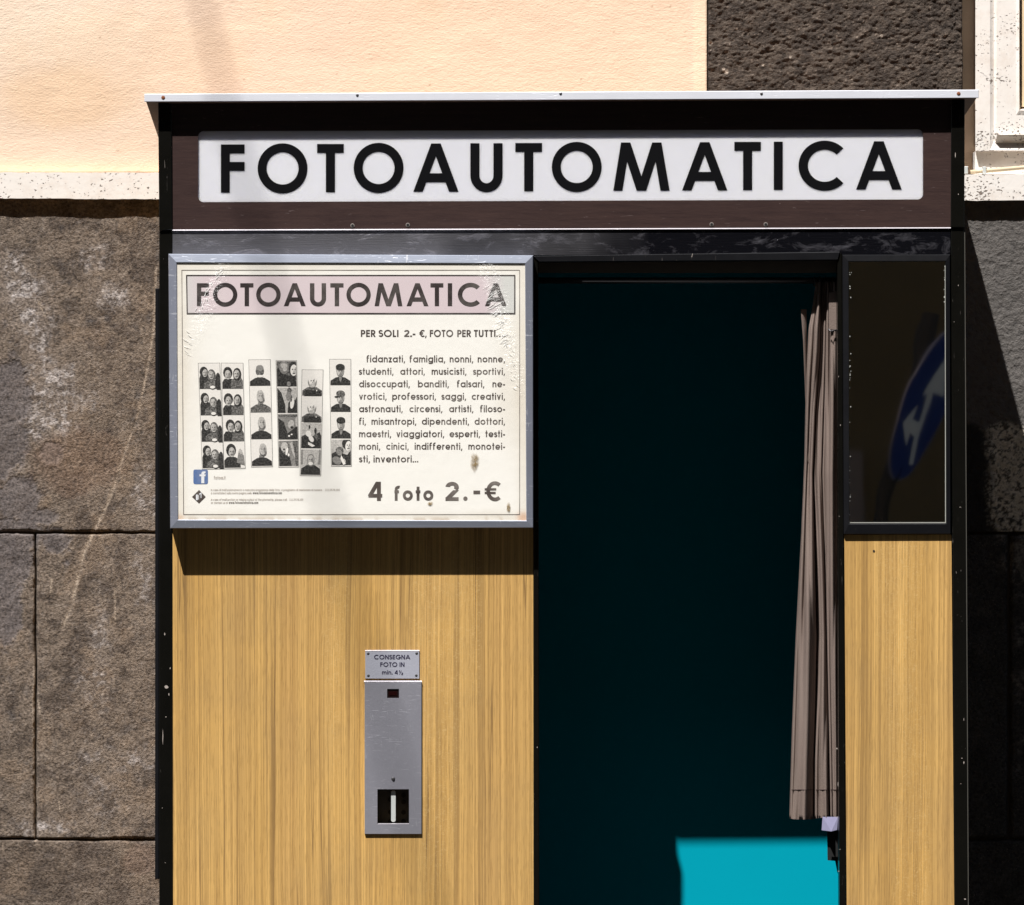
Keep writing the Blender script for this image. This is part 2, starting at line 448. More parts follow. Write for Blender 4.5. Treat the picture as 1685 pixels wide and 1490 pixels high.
def sstep(a, b, x): t = np.clip((x-a)/(b-a), 0, 1); return t*t*(3-2*t)
def slab(name, x0, y0, x1, y1, dep, back, step, hfun, cfun, mat, parent, edge=0.0, smooth=True):
    """a block with a relief face: photo rectangle at depth dep, relief hfun (metres, + = towards the street)"""
    nx = max(2, int(round((x1-x0)/step))+1); ny = max(2, int(round((y1-y0)/step))+1)
    X, Y = np.meshgrid(np.linspace(x0, x1, nx), np.linspace(y0, y1, ny))
    h = hfun(X, Y)
    if edge:
        e = np.minimum(np.minimum(X-x0, x1-X), np.minimum(Y-y0, y1-Y))
        wv = edge*(.35+1.3*fbm(X, Y, 14, 4, 5))
        h = h - .009*(1-sstep(0, 1, e/np.maximum(wv*sstep(.30, .6, fbm(X, Y, 30, 3, 8))*1.6, .1)))
    if edge: X, Y = X+3.2*(fbm(X+500, Y, 70, 4, 4)-.5), Y+3.6*(fbm(X, Y+900, 60, 4, 8)-.5)
    k = (D0+dep)/D0/K
    v = np.stack([(X-CX)*k, dep-h, ZC+(CY-Y)*k], -1).reshape(-1, 3)
    idx = np.arange(nx*ny).reshape(ny, nx)
    f = np.stack([idx[1:, :-1], idx[1:, 1:], idx[:-1, 1:], idx[:-1, :-1]], -1).reshape(-1, 4)
    per = np.concatenate([idx[0, :], idx[1:, -1], idx[-1, -2::-1], idx[-2:0:-1, 0]])
    n0 = len(v); bv = v[per].copy(); bv[:, 1] = back
    n = len(per); j = np.arange(n); j2 = (j+1) % n
    sf = np.stack([per[j], per[j2], n0+j2, n0+j], -1)
    v = np.concatenate([v, bv]); f = np.concatenate([f, sf])
    me = bpy.data.meshes.new(name); me.from_pydata(v.tolist(), [], f.tolist()); me.update()
    me.materials.append(mat)
    if smooth: me.polygons.foreach_set('use_smooth', [True]*((nx-1)*(ny-1))+[False]*n)
    o = bpy.data.objects.new(name, me); COL.objects.link(o)
    if parent: o.parent = parent
    C = cfun(X, Y).reshape(-1, 4); colour(o, np.concatenate([C, C.reshape(ny, nx, 4).reshape(-1, 4)[per]]))
    return o

# ------------------------------------------------------------------ stroke alphabet (geometric sans)
def arc(cx, cy, rx, ry, a0, a1, w, n=None):
    n = n or max(6, int(abs(a1-a0)/9)); out = []; h = w/2
    pts = []
    for i in range(n+1):
        a = R(a0+(a1-a0)*i/n); c, s_ = math.cos(a), math.sin(a)
        pts.append(((cx+(rx+h)*c, cy+(ry+h)*s_), (cx+(rx-h)*c, cy+(ry-h)*s_)))
    for i in range(n): out.append([pts[i][0], pts[i+1][0], pts[i+1][1], pts[i][1]])
    return out
def V_(x, y0, y1, w): h = w/2; return [[(x-h, y0), (x+h, y0), (x+h, y1), (x-h, y1)]]
def H_(x0, x1, y, w): h = w/2; return [[(x0, y-h), (x1, y-h), (x1, y+h), (x0, y+h)]]
def D_(x0, y0, x1, y1, w):
    l = math.hypot(x1-x0, y1-y0); h = w*l/abs(y1-y0)/2
    return [[(x0-h, y0), (x0+h, y0), (x1+h, y1), (x1-h, y1)]]
def glyph(ch, w):
    h = w/2; hs = w*.54; X = .74; c = X/2; r = X/2-h; o = []
    C1 = lambda cx: arc(cx, c, r, r, 0, 360, w, 24)
    if ch == 'F': return .5, V_(h, 0, 1, w)+H_(w, .5, 1-h, w)+H_(w, .5, .545, w)
    if ch == 'O': return 1.04, arc(.52, .5, .52-h, .52-h, 0, 360, w, 48)
    if ch == 'T': return .55, H_(0, .55, 1-h, w)+V_(.275, 0, 1-w, w)
    if ch == 'A': return .96, D_(hs, 0, .48, 1, w)+D_(.96-hs, 0, .48, 1, w)+H_(.26, .70, .29, w)
    if ch == 'U': return .66, V_(h, .33, 1, w)+V_(.66-h, .33, 1, w)+arc(.33, .33, .33-h, .345-h, 180, 360, w, 20)
    if ch == 'M': return 1.16, D_(.09, 0, .25, 1, w)+D_(.58, 0, .25, 1, w)+D_(.58, 0, .90, 1, w)+D_(1.07, 0, .90, 1, w)
    if ch == 'I': return w, V_(h, 0, 1, w)
    if ch == 'C': return .92, arc(.52, .5, .52-h, .52-h, 44, 316, w, 36)
    if ch == 'G': return 1.0, arc(.52, .5, .52-h, .52-h, 42, 355, w, 36)+H_(.54, 1.0, .45, w)
    if ch == 'P' or ch == 'R':
        rr = (1-h-.46)/2; q = V_(h, 0, 1, w)+H_(w, .27, 1-h, w)+H_(w, .27, .46, w)+arc(.27, .46+rr, rr, rr, -90, 90, w, 12)
        if ch == 'R': q += D_(.52, 0, .27, .46, w)
        return .55, q
    if ch == 'E': return .5, V_(h, 0, 1, w)+H_(w, .5, 1-h, w)+H_(w, .48, .52, w)+H_(w, .5, h, w)
    if ch == 'L': return .42, V_(h, 0, 1, w)+H_(w, .42, h, w)
    if ch == 'N': return .72, V_(h, 0, 1, w)+V_(.72-h, 0, 1, w)+D_(.72-h, 0, h, 1, w)
    if ch == 'S':
        r1 = (1-h-.52)/2; r2 = (.52-h)/2
        return .54, arc(.27, .52+r1, r1, r1, 25, 270, w, 20)+arc(.27, h+r2, r2*1.08, r2, 90, -150, w, 20)
    if ch == '2': return .56, arc(.28, .72, .28-h, .28-h, 175, -40, w, 20)+D_(hs*1.3, w*.9, .44, .56, w)+H_(0, .55, h, w)
    if ch == '4': return .66, V_(.50, 0, 1, w)+H_(0, .66, .27, w)+D_(.07, .27, .46, 1, w)
    if ch == '1': return .25, V_(.2, 0, 1, w)+H_(.02, .2, .85, w)
    if ch == '3': return .52, arc(.24, .74, .22-h, .26-h, 140, -90, w, 14)+arc(.24, .28, .26-h, .28-h, 90, -140, w, 14)
    if ch == '7': return .5, H_(0, .5, 1-h, w)+D_(.15, 0, .44, 1-h, w)
    if ch == '9': return .56, arc(.28, .7, .27-h, .3-h, 0, 360, w, 18)+D_(.2, 0, .5, .62, w)
    if ch == '8': return .52, arc(.26, .74, .2-h, .25-h, 0, 360, w, 16)+arc(.26, .27, .26-h, .27-h, 0, 360, w, 16)
    if ch == '0': return .6, arc(.3, .5, .3-h, .5-h, 0, 360, w, 24)
    if ch == '5': return .52, H_(.08, .5, 1-h, w)+V_(.1, .5, 1, w)+arc(.24, .32, .26-h, .3-h, 110, -140, w, 16)
    if ch == '€': return .76, arc(.52, .5, .44-h, .52-h, 50, 310, w, 24)+H_(0, .58, .60, w*.62)+H_(0, .55, .41, w*.62)
    if ch == '-': return .30, H_(.0, .30, .36, w*1.1)
    if ch == '/': return .4, D_(.05, -.05, .4, 1.02, w*.6)
    if ch == '.': return w, H_(0, w*1.1, h*1.1, w*1.1)
    if ch == ',': return w*1.2, D_(h*.4, -.17, h*1.5, w*.9, w*.8)
    if ch == 'a': return X, C1(c)+V_(X-h, 0, X, w)
    if ch == 'b': return X, C1(c)+V_(h, 0, 1.03, w)
    if ch == 'd': return X, C1(c)+V_(X-h, 0, 1.03, w)
    if ch == 'p': return X, C1(c)+V_(h, -.28, X, w)
    if ch == 'q': return X, C1(c)+V_(X-h, -.28, X, w)
    if ch == 'g': return X, C1(c)+V_(X-h, 0, X, w)+arc(c, 0, r, .26-h, 195, 360, w, 12)
    if ch == 'o': return X, C1(c)
    if ch == 'c': return .64, arc(c, c, r, r, 45, 315, w, 20)
    if ch == 'e': return X-.02, arc(c, c, r, r, 0, 322, w, 22)+H_(w*.8, X-h*.6, c-h*.2, w*.85)
    if ch == 'n': return .58, V_(h, 0, X, w)+V_(.58-h, 0, X-.29, w)+arc(.29, X-.29, .29-h, .29-h, 0, 180, w, 12)
    if ch == 'h': return .58, V_(h, 0, 1.03, w)+V_(.58-h, 0, X-.29, w)+arc(.29, X-.29, .29-h, .29-h, 0, 180, w, 12)
    if ch == 'u': return .58, V_(h, .29, X, w)+V_(.58-h, 0, X, w)+arc(.29, .29, .29-h, .29-h, 180, 360, w, 12)
    if ch == 'm':
        q = V_(h, 0, X, w)
        for k in (0, 1):
            x0 = k*(.50-w*.5); q += V_(x0+.52-h, 0, X-.26, w)+arc(x0+.26, X-.26, .26-h, .26-h, 0, 180, w, 12)
        return 1.02-w*.5, q
    if ch == 'i': return w, V_(h, 0, X, w)+V_(h, .89, 1.03, w)
    if ch == 'l': return w, V_(h, 0, 1.03, w)
    if ch == 't': return .34, V_(.17, 0, 1.0, w)+H_(0, .34, X-h, w)
    if ch == 'f': return .40, V_(.13, 0, .84, w)+arc(.13+.19, .84, .19, .23-h, 70, 180, w, 10)+H_(0, .33, X-h, w)
    if ch == 'r': return .34, V_(h, 0, X, w)+arc(.29, X-.29, .29-h, .29-h, 75, 180, w, 8)
    if ch == 's':
        r1 = (X-h-.38)/2; r2 = (.38-h)/2
        return .40, arc(.20, .38+r1, r1*1.1, r1, 20, 270, w, 14)+arc(.20, h+r2, r2*1.15, r2, 90, -155, w, 14)
    if ch == 'v': return .58, D_(.29, 0, hs, X, w)+D_(.29, 0, .58-hs, X, w)
    if ch == 'w': return .9, D_(.25, 0, hs, X, w)+D_(.25, 0, .45, X, w)+D_(.65, 0, .45, X, w)+D_(.65, 0, .9-hs, X, w)
    if ch == 'z': return .48, H_(0, .48, X-h, w)+H_(0, .48, h, w)+D_(hs, 0, .48-hs, X, w)
    return .3, []
def word(mb, s, x0, x1, base, cap, w, dep, gap=.10, space=.34, kx=None, slope=0.0):
    """set a line of lettering between photo x0 and x1 on baseline; spaces take up the slack when kx is given"""
    adv = [(.0 if ch == ' ' else glyph(ch, w)[0]) for ch in s]
    nsp = s.count(' '); ng = len(s)-1-2*nsp
    nat = sum(adv)+gap*(len(s)-1-nsp)
    if kx is None: kx = (x1-x0)/((nat+space*nsp)*cap); sp = space
    else: sp = ((x1-x0)/(cap*kx)-nat)/max(1, nsp)
    x = 0
    for ch, a in zip(s, adv):
        if ch == ' ': x += sp; continue
        for poly in glyph(ch, w)[1]:
            mb.flat([(x0+(x+p[0])*cap*kx, base+slope*(x0+(x+p[0])*cap*kx-x0)-p[1]*cap) for p in poly], dep)
        x += a+gap
    return mb
def letter(mb, ch, x0, x1, base, cap, w, dep, back=None):
    a, polys = glyph(ch, w); k = (x1-x0)/a
    for poly in polys:
        pts = [(x0+p[0]*k, base-p[1]*cap) for p in poly]
        if back is None: mb.flat(pts, dep)
        else: mb.loops([pts], dep, back)
    return mb

# ------------------------------------------------------------------ ground and street
WD = .605                                    # depth of the building wall behind the booth front
m_asph = plain('asphalt', (.024, .024, .024), .95, 0, .3, 30, .002, .08)
m_pave = plain('basalt_pavement', (.028, .027, .026), .95, 0, .25, 12, .002, .08)
m_kerb = plain('travertine_kerb', (.14, .135, .13), .9, 0, .2, 20, .002, .1)
g = MB(); g.box(-60, 60, -80, 40, -.6, -.135); tag(g.build('ground', plain('dark_ground', (.05, .047, .044), .95, spec=.05)), kind='structure')
g = MB(); g.box(-60, 60, -12.2, -2.62, -.13, -.12); tag(g.build('road', m_asph), kind='structure')
g = MB(); g.box(-60, 60, -2.45, WD+.3, -.13, -.003); tag(g.build('pavement', m_pave), kind='structure')
g = MB(); g.box(-60, 60, -14.6, -12.35, -.13, -.003); tag(g.build('pavement', m_pave), kind='structure')
g = MB()
for i in range(-30, 30): g.box(i*1.0+.004, i*1.0+.996, -2.615, -2.455, -.13, .004)
tag(g.build('kerb', m_kerb), kind='structure')
g = MB()
for i in range(-30, 30): g.box(i*1.0+.004, i*1.0+.996, -12.345, -12.205, -.13, .004)
tag(g.build('kerb', m_kerb), kind='structure')

# ------------------------------------------------------------------ the building behind the booth
bld = empty('building', (0, WD, 0))
tag(bld, 'building facade of dark stone blocks below a white travertine ledge and apricot plaster', 'building')
BL = (0, WD, 0)
def fixp(o):                                 # geometry is in world coordinates; take off the parent's place
    o.location = (-BL[0], -BL[1], -BL[2]); return o

def seg_dist(X, Y, pts):
    d = np.full(X.shape, 1e9)
    for (ax, ay), (bx, by) in zip(pts[:-1], pts[1:]):
        t = np.clip(((X-ax)*(bx-ax)+(Y-ay)*(by-ay))/((bx-ax)**2+(by-ay)**2), 0, 1)
        d = np.minimum(d, np.hypot(X-ax-t*(bx-ax), Y-ay-t*(by-ay)))
    return d
def blob(X, Y, cx, cy, rx, ry): return np.exp(-(((X-cx)/rx)**2+((Y-cy)/ry)**2))
SCR = [(257, 440), (253, 540), (240, 620), (228, 680), (205, 745), (192, 790), (172, 840), (152, 880), (140, 905), (128, 950), (117, 1000), (104, 1030)]
WHITE = [(30,480,26,22,1), (50,520,22,20,.8), (12,440,20,16,.6), (155,425,14,18,.5), (178,485,16,12,.8), (198,488,9,10,.9), (62,580,16,34,.55), (85,620,15,16,.7),
         (72,640,20,16,.6), (110,612,12,10,.5), (72,690,24,22,1), (95,665,16,22,.8), (130,655,25,20,.35), (238,830,14,40,.5), (105,705,14,14,.6), (165,1065,9,55,.4), (150,1130,20,24,.25), (215,1250,60,14,.3), (70,1365,26,10,.7), (170,1300,30,40,.12), (235,950,14,40,.25)]
PURP = [(5,660,42,60,1), (8,730,34,50,1), (30,650,22,28,.8), (32,820,30,34,1), (85,745,19,17,.9), (75,850,24,14,.8), (16,920,36,52,1), (8,1000,26,60,1), (30,880,40,30,.9), (92,890,26,20,.9), (108,925,12,18,.5), (20,560,14,50,.35)]
def c_pep(X, Y):
    n1 = fbm(X, Y, 60, 5, 1); n2 = fbm(X, Y, 22, 5, 3, .65); n3 = fbm(X, Y, 7, 4, 6, .7)
    base = np.array([.215, .170, .135]); dark = np.array([.088, .068, .056]); warm = np.array([.27, .20, .145]); wht = np.array([.52, .47, .45]); pur = np.array([.128, .112, .112])
    C = base*np.ones(X.shape+(1,))
    m = sstep(.42, .66, n2)[..., None]; C = C*(1-m*.75)+dark*m*.75
    m = (sstep(.55, .72, fbm(X, Y, 45, 4, 8))*.5)[..., None]; C = C*(1-m)+warm*m
    # lichen: many small dark rosettes in the upper block
    rs = np.random.RandomState(3)
    for i in range(120):
        cx, cy, r = rs.uniform(-40, 260), rs.uniform(370, 1480), rs.uniform(3, 10)
        f = 1.0 if cy < 760 else .55
        m = (f*.6*blob(X, Y, cx, cy, r, r*rs.uniform(.8, 1.3))*sstep(.3, .55, n3))[..., None]; C = C*(1-m)+np.array([.045, .042, .045])*m
    wm = np.zeros(X.shape)
    for cx, cy, rx, ry, a in WHITE: wm = np.maximum(wm, a*blob(X, Y, cx, cy, rx*1.3, ry*1.3))
    wm = np.clip(wm*(.22+2.1*sstep(.42, .62, n3)*sstep(.36, .6, n2)) + .10*sstep(.58, .7, n3), 0, .9)[..., None]
    C = C*(1-wm)+wht*wm
    pm = np.zeros(X.shape)
    for cx, cy, rx, ry, a in PURP: pm = np.maximum(pm, a*blob(X, Y, cx, cy, rx*1.25, ry*1.25))
    pm = sstep(.33, .55, pm+.45*(n2-.5)+.30*(n3-.5))*.82
    C = C*(1-pm[..., None])+(pur*(.85+.35*n1[..., None]))*pm[..., None]
    # brown smoothed zone beneath the lichens
    bz = sstep(.3, .6, blob(X, Y, 130, 760, 90, 60)+.4*(n2-.5))[..., None]*.5; C = C*(1-bz)+np.array([.215, .142, .10])*bz
    sd = seg_dist(X, Y, SCR)
    sm = np.clip(1-sd/np.where(Y < 760, 3.0, 5.0), 0, 1)*(.55+.8*n3)*.75*sstep(.25, .5, n2)
    for p in ([(85, 952), (84, 975)], [(189, 968), (189.5, 1020)], [(98, 1318), (98, 1334)], [(62, 1152), (67, 1172)], [(5, 1388), (6, 1400)], [(80, 700), (96, 712)], [(62, 495), (74, 520)]):
        sm = np.maximum(sm, np.clip(1-seg_dist(X, Y, p)/1.9, 0, 1)*.85)
    sm = np.maximum(sm, .75*np.clip(1-np.abs(X-57-2*np.sin(Y/50))/3.2, 0, 1)*sstep(1060, 1110, Y)*(1-sstep(1384, 1388, Y))*(.4+n3))
    sm = np.clip(sm, 0, .9)[..., None]; C = C*(1-sm)+np.array([.52, .42, .33])*sm
    low = sstep(1370, 1400, Y)[..., None]*.25; C = C*(1-low)+np.array([.10, .075, .06])*low
    pk = sstep(.4, .6, blob(X, Y, 232, 1415, 34, 30)+.3*(n2-.5))[..., None]*.5; C = C*(1-pk)+np.array([.26, .185, .145])*pk
    return np.concatenate([C, pm[..., None]], -1)
def h_pep(X, Y):
    n = fbm(X, Y, 60, 4, 2)*.006 + fbm(X, Y, 8, 3, 7, .6)*.0024
    sd = seg_dist(X, Y, SCR)
    return n - .0012*np.clip(1-sd/2.5, 0, 1) + .0012*blob(X, Y, 150, 1400, 300, 60)
blocks = [(-420, 300, -64, 876), (-62.5, 300, 300, 876), (-420, 877.6, 58.2, 1380), (60, 877.6, 300, 1380), (-420, 1382, -110, 1600), (-107, 1382, 300, 1600)]
for i, (x0, y0, x1, y1) in enumerate(blocks):
    fixp(slab('stone_block', x0, y0, x1, y1, WD, WD+.12, 2.0 if i in (1, 3, 5) else (2.0 if i == 2 else 6), h_pep, c_pep, M['peperino'], bld, edge=2.4))
# deeper joint behind the blocks
g = MB(); g.rect(-2600, 292, 700, 1860, WD+.0085, WD+.14); fixp(link('joint_bed', g.v, g.f, plain('dark_joint_mortar', (.065, .052, .042), .95), bld))
def c_flat(rgb): return lambda X, Y: np.concatenate([np.array(rgb)*(.85+.3*fbm(X, Y, 60, 4, 2)[..., None]), np.zeros(X.shape+(1,))], -1)
for (x0, y0, x1, y1) in [(-1100, 300, -424, 1100), (-1100, 1103, -424, 1600), (-1800, 300, -1104, 1100), (-1800, 1103, -1104, 1600), (-1800, 1604, -700, 1850), (-697, 1604, 250, 1850), (253, 1604, 1200, 1850)]:
    fixp(slab('stone_block', x0, y0, x1, y1, WD, WD+.12, 14, h_pep, c_flat((.19, .14, .105)), M['peperino'], bld, edge=3))

# grey cement render and stones right of the booth
def c_rend(X, Y):
    n2 = fbm(X, Y, 22, 5, 3, .65); n3 = fbm(X, Y, 6, 4, 6, .7); n1 = fbm(X, Y, 70, 3, 4)
    C = np.array([.150, .138, .130])*(.85+.3*n1[..., None])*np.ones(X.shape+(1,))
    lo = sstep(694, 706, Y+12*(n2-.5)+4*np.sin(X/9))
    pale = np.array([.80, .74, .62])*(.7+.6*n2[..., None])
    n4 = fbm(X, Y, 3.6, 3, 9, .6); spk = (sstep(.47, .62, .6*n4+.4*n2)*.9)[..., None]; pale = pale*(1-spk)+np.array([.03, .028, .025])*spk
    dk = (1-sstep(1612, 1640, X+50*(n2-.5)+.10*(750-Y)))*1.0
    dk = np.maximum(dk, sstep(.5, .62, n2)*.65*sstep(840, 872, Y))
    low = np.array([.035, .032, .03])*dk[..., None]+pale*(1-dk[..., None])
    C = C*(1-lo[..., None])+low*lo[..., None]
    return np.concatenate([C, 0*X[..., None]], -1)
def c_lowr(X, Y):
    n2 = fbm(X, Y, 26, 5, 3, .65); n3 = fbm(X, Y, 7, 4, 6, .7)
    C = np.array([.06, .056, .052])*(.5+1.0*n2[..., None])*np.ones(X.shape+(1,))
    p = sstep(.5, .7, n2+.004*(X-1650)-.0006*(Y-880))*(.4+.6*sstep(.4, .6, n3))
    C = C*(1-p[..., None])+np.array([.25, .23, .20])*p[..., None]
    return np.concatenate([C, 0*X[..., None]], -1)
h_rend = lambda X, Y: fbm(X, Y, 34, 4, 2)*.004+fbm(X, Y, 7, 3, 9, .6)*.0026
fixp(slab('rendered_panel', 1540, 300, 1760, 875, WD, WD+.12, 2.0, h_rend, c_rend, M['render'], bld))
fixp(slab('stone_block', 1540, 879, 1658, 1379, WD, WD+.12, 2.5, h_pep, c_lowr, M['peperino'], bld, edge=3))
fixp(slab('stone_block', 1662, 879, 1860, 1379, WD, WD+.12, 2.5, h_pep, c_lowr, M['peperino'], bld, edge=3))
fixp(slab('stone_block', 1540, 1382, 1860, 1600, WD, WD+.12, 4, h_pep, c_lowr, M['peperino'], bld, edge=3))
for (x0, y0, x1, y1) in [(1763, 300, 2500, 875), (1863, 879, 2500, 1600), (2503, 300, 3300, 1100), (2503, 1103, 3300, 1600), (1203, 1604, 2200, 1850), (2203, 1604, 3300, 1850)]:
    fixp(slab('stone_block', x0, y0, x1, y1, WD, WD+.12, 14, h_pep, c_flat((.15, .13, .11)), M['peperino'], bld, edge=3))
g = MB(); g.rect(1500, 292, 3300, 1860, WD+.0085, WD+.14); fixp(link('joint_bed', g.v, g.f, plain('dark_joint_mortar', (.065, .052, .042), .95), bld))

# travertine ledge
LD = WD-.023
def ledge(x0, x1, yt0, yt1, yb0, yb1):
    n = 60; g = MB(); rs = random.Random(int(x0)); vs = []
    top = []; bot = []
    for i in range(n+1):
        x = x0+(x1-x0)*i/n; t = i/n
        top.append((x, yt0+(yt1-yt0)*t+rs.uniform(-.5, .5))); bot.append((x, yb0+(yb1-yb0)*t+rs.uniform(-.7, .5)))
    for i in range(n):
        g.quadprism([top[i], top[i+1], bot[i+1], bot[i]], LD, WD+.1)
    fr = []
    o = MB(); F = [P(x, y, LD) for x, y in top]+[P(x, y, LD) for x, y in bot]
    B = [Vector((v.x, WD+.1, v.z)) for v in F]; N = n+1
    Q = F+B; fs = []
    for i in range(n):
        fs += [(i, N+i, N+i+1, i+1), (2*N+i, 2*N+i+1, i+1, i), (N+i, 3*N+i, 3*N+i+1, N+i+1)]
    fs += [(0, 2*N, 3*N, N), (n, N+n, 3*N+n, 2*N+n)]
    o.add(Q, fs)
    ob = o.build('ledge_slab', M['trav'], bld); fixp(ob); return ob
ledge(-230, 300, 283.5, 284.5, 325.5, 328.5)
ledge(-1000, -232, 283, 283.5, 325, 325.5)
ledge(-1800, -1002, 283, 283.5, 325, 325.5)
ledge(300.5, 1500, 284, 286, 328, 330)
ledge(1500.5, 2300, 287.5, 287.5, 330.5, 330.5)
ledge(2301, 3300, 287.5, 287.5, 330.5, 330.5)

# apricot plaster
def c_plas(X, Y):
    n1 = fbm(X, Y, 130, 4, 2); n2 = fbm(X, Y, 40, 4, 5)
    C = np.array([.875, .670, .515])*np.ones(X.shape+(1,))
    yel = np.array([.92, .755, .60]); org = np.array([.86, .60, .385])
    m = (.9*blob(X, Y, 80, 40, 150, 60))[..., None]; C = C*(1-m)+yel*m
    m = sstep(.30, .75, blob(X, Y, 100, 165, 120, 62)+.30*(n1-.5))[..., None]*.55*sstep(84, 104, Y+14*(n2-.5))[..., None]; C = C*(1-m)+org*m
    m = (.6*sstep(255, 284, Y)*(.6+.6*n2))[..., None]; C = C*(1-m)+np.array([.84, .57, .37])*m
    m = (sstep(1137, 1143, X))[..., None]*.55; C = C*(1-m)+np.array([.95, .79, .58])*m
    m = (sstep(.5, .75, n1)*.35)[..., None]; C = C*(1-m)+np.array([.87, .64, .44])*m
    m = (sstep(540, 640, X)*(1-sstep(1130, 1140, X))*.35)[..., None]; C = C*(1-m)+np.array([.88, .66, .47])*m
    rs = np.random.RandomState(9)
    for i in range(26):
        cx, cy = rs.uniform(0, 1160), rs.uniform(0, 283)
        m = (.7*np.clip(1.6-np.hypot(X-cx, (Y-cy)*1.6)/1.5, 0, 1))[..., None]; C = C*(1-m)+np.array([.42, .27, .17])*m
    return np.concatenate([C, 0*X[..., None]], -1)
h_plas = lambda X, Y: fbm(X, Y, 160, 3, 2)*.005+fbm(X*.6, Y*1.5, 26, 3, 9, .5)*.0007
fixp(slab('plaster_wall', -120, -160, 1163, 284.5, WD+.008, WD+.12, 3.0, h_plas, c_plas, M['plaster'], bld))
for (x0, y0, x1, y1) in [(-2600, -160, -120, 283), (-2600, -9000, 3300, -160), (1163, 160, 1700, 287)]:
    dd = WD+.073 if x0 == 1163 else WD+.008
    if y0 == -9000: x0, x1 = -2600, 3300
    fixp(slab('plaster_wall', x0, y0, x1, y1, dd, WD+.13, 60, lambda X, Y: 0*X, c_flat((.88, .66, .48)), M['plaster'], bld, smooth=False))
fixp(slab('plaster_wall', 1560, -160, 1640, 160, WD+.075, WD+.14, 6, lambda X, Y: 0*X, c_flat((.62, .48, .36)), M['plaster'], bld, smooth=False))

# coarse dark stone at the top right
def c_bas(X, Y):
    n2 = fbm(X, Y, 16, 5, 3, .65); n3 = fbm(X, Y, 5, 4, 6, .7); n1 = fbm(X, Y, 80, 3, 4)
    C = np.array([.150, .118, .095])*(.75+.5*n1[..., None])*np.ones(X.shape+(1,))
    m = (sstep(.42, .62, n2)*.65)[..., None]; C = C*(1-m)+np.array([.070, .056, .048])*m
    m = (sstep(.70, .78, n3)*.8)[..., None]; C = C*(1-m)+np.array([.40, .32, .26])*m
    for cx, cy, r in ((1168.5, 72, 3), (1195, 119, 3.2), (1190, 115, 2), (1212, 48, 1.6), (1300, 95, 1.6), (1255, 108, 1.8), (1450, 60, 2)):
        m = np.clip(1.5-np.hypot(X-cx, (Y-cy))/r, 0, 1)[..., None]; C = C*(1-m)+np.array([.85, .72, .6])*m
    return np.concatenate([C, 0*X[..., None]], -1)
h_bas = lambda X, Y: fbm(X, Y, 20, 4, 2)*.006+fbm(X*.7, Y*1.25, 6, 3, 9, .7)*.0085
fixp(slab('stone_block', 1164.5, -160, 1584, 282, WD+.012, WD+.13, 1.8, h_bas, c_bas, M['basalt'], bld, edge=1.2))

# travertine window surround at the right edge, butt-jointed mouldings
ws = MB()
SD = WD+.004
def strip(mb, prof, y0, y1):
    """vertical moulding: profile of (px, depth) swept from photo y0 to y1 (photo y at depth SD)"""
    zt = P(0, y0, SD).z; zb = P(0, y1, SD).z
    pts = [(P(px, 0, d).x, d) for px, d in prof]
    vs = [(x, d, zt) for x, d in pts]+[(x, d, zb) for x, d in pts]; n = len(pts)
    mb.add(vs, [(i, n+i, n+i+1, i+1) for i in range(n-1)])
# vertical jamb moulding and its mitred return along the bottom
zc0 = lambda y: P(0, y, SD).z
prof = [(1605, WD+.06), (1605, SD), (1629, SD), (1636, SD+.006), (1640, SD), (1672, SD), (1677, SD-.003), (1680, SD+.03)]
jx = [P(px, 0, d).x for px, d in prof]
bot_y = [249, 248.5, 247, 232, 222, 190, 182, 176]
top_z = P(0, -900, SD).z
vs = []; n = len(prof)
for (px, d), x, by in zip(prof, jx, bot_y):
    vs.append((x, d, top_z))
for (px, d), x, by in zip(prof, jx, bot_y): vs.append((x, d, zc0(by)))
far_x = P(2300, 0, SD).x
for (px, d), x, by in zip(prof, jx, bot_y): vs.append((far_x, d, zc0(by)))
# the lower return recedes downward so that its chamfer faces the pavement
fs = [(i, n+i, n+i+1, i+1) for i in range(n-1)]+[(n+i, 2*n+i, 2*n+i+1, n+i+1) for i in range(n-1)]
sur = empty('window_surround', (0, 0, 0)); sur.parent = bld; fixp(sur)
sur_m = MB(); sur_m.add(vs, fs)
# replace: jamb as solid pieces
COL.objects.unlink(sur); bpy.data.objects.remove(sur)
surround = sur_m.build('window_surround', M['trav'], bld); fixp(surround)
g = MB(); g.quadprism([(1641, 222), (2300, 222), (2300, 249), (1634, 249)], SD-.001, WD+.06)
# underside chamfer: top edge proud, bottom edge set back
a = P(1641, 222, SD-.012); b = P(2300, 222, SD-.012); c = P(2300, 248, SD+.02); d = P(1634, 248, SD+.02)
g = MB(); g.add([a, b, c, d, (a.x, WD+.06, a.z), (b.x, WD+.06, b.z), (c.x, WD+.06, c.z), (d.x, WD+.06, d.z)], [(3,2,1,0),(0,1,5,4),(2,3,7,6),(3,0,4,7),(1,2,6,5)])
o = g.build('sill_moulding', M['trav'], surround); o.location = (0, 0, 0)
g = MB(); g.rect(1681, -900, 2300, 176, SD+.012, WD+.08)
o = g.build('window_infill', M['cream'], surround); o.location = (0, 0, 0)
g = MB(); g.rect(1604.5, 249.5, 2300, 287, SD+.016, WD+.10)
fixp(g.build('apron_slab', M['trav'], bld))

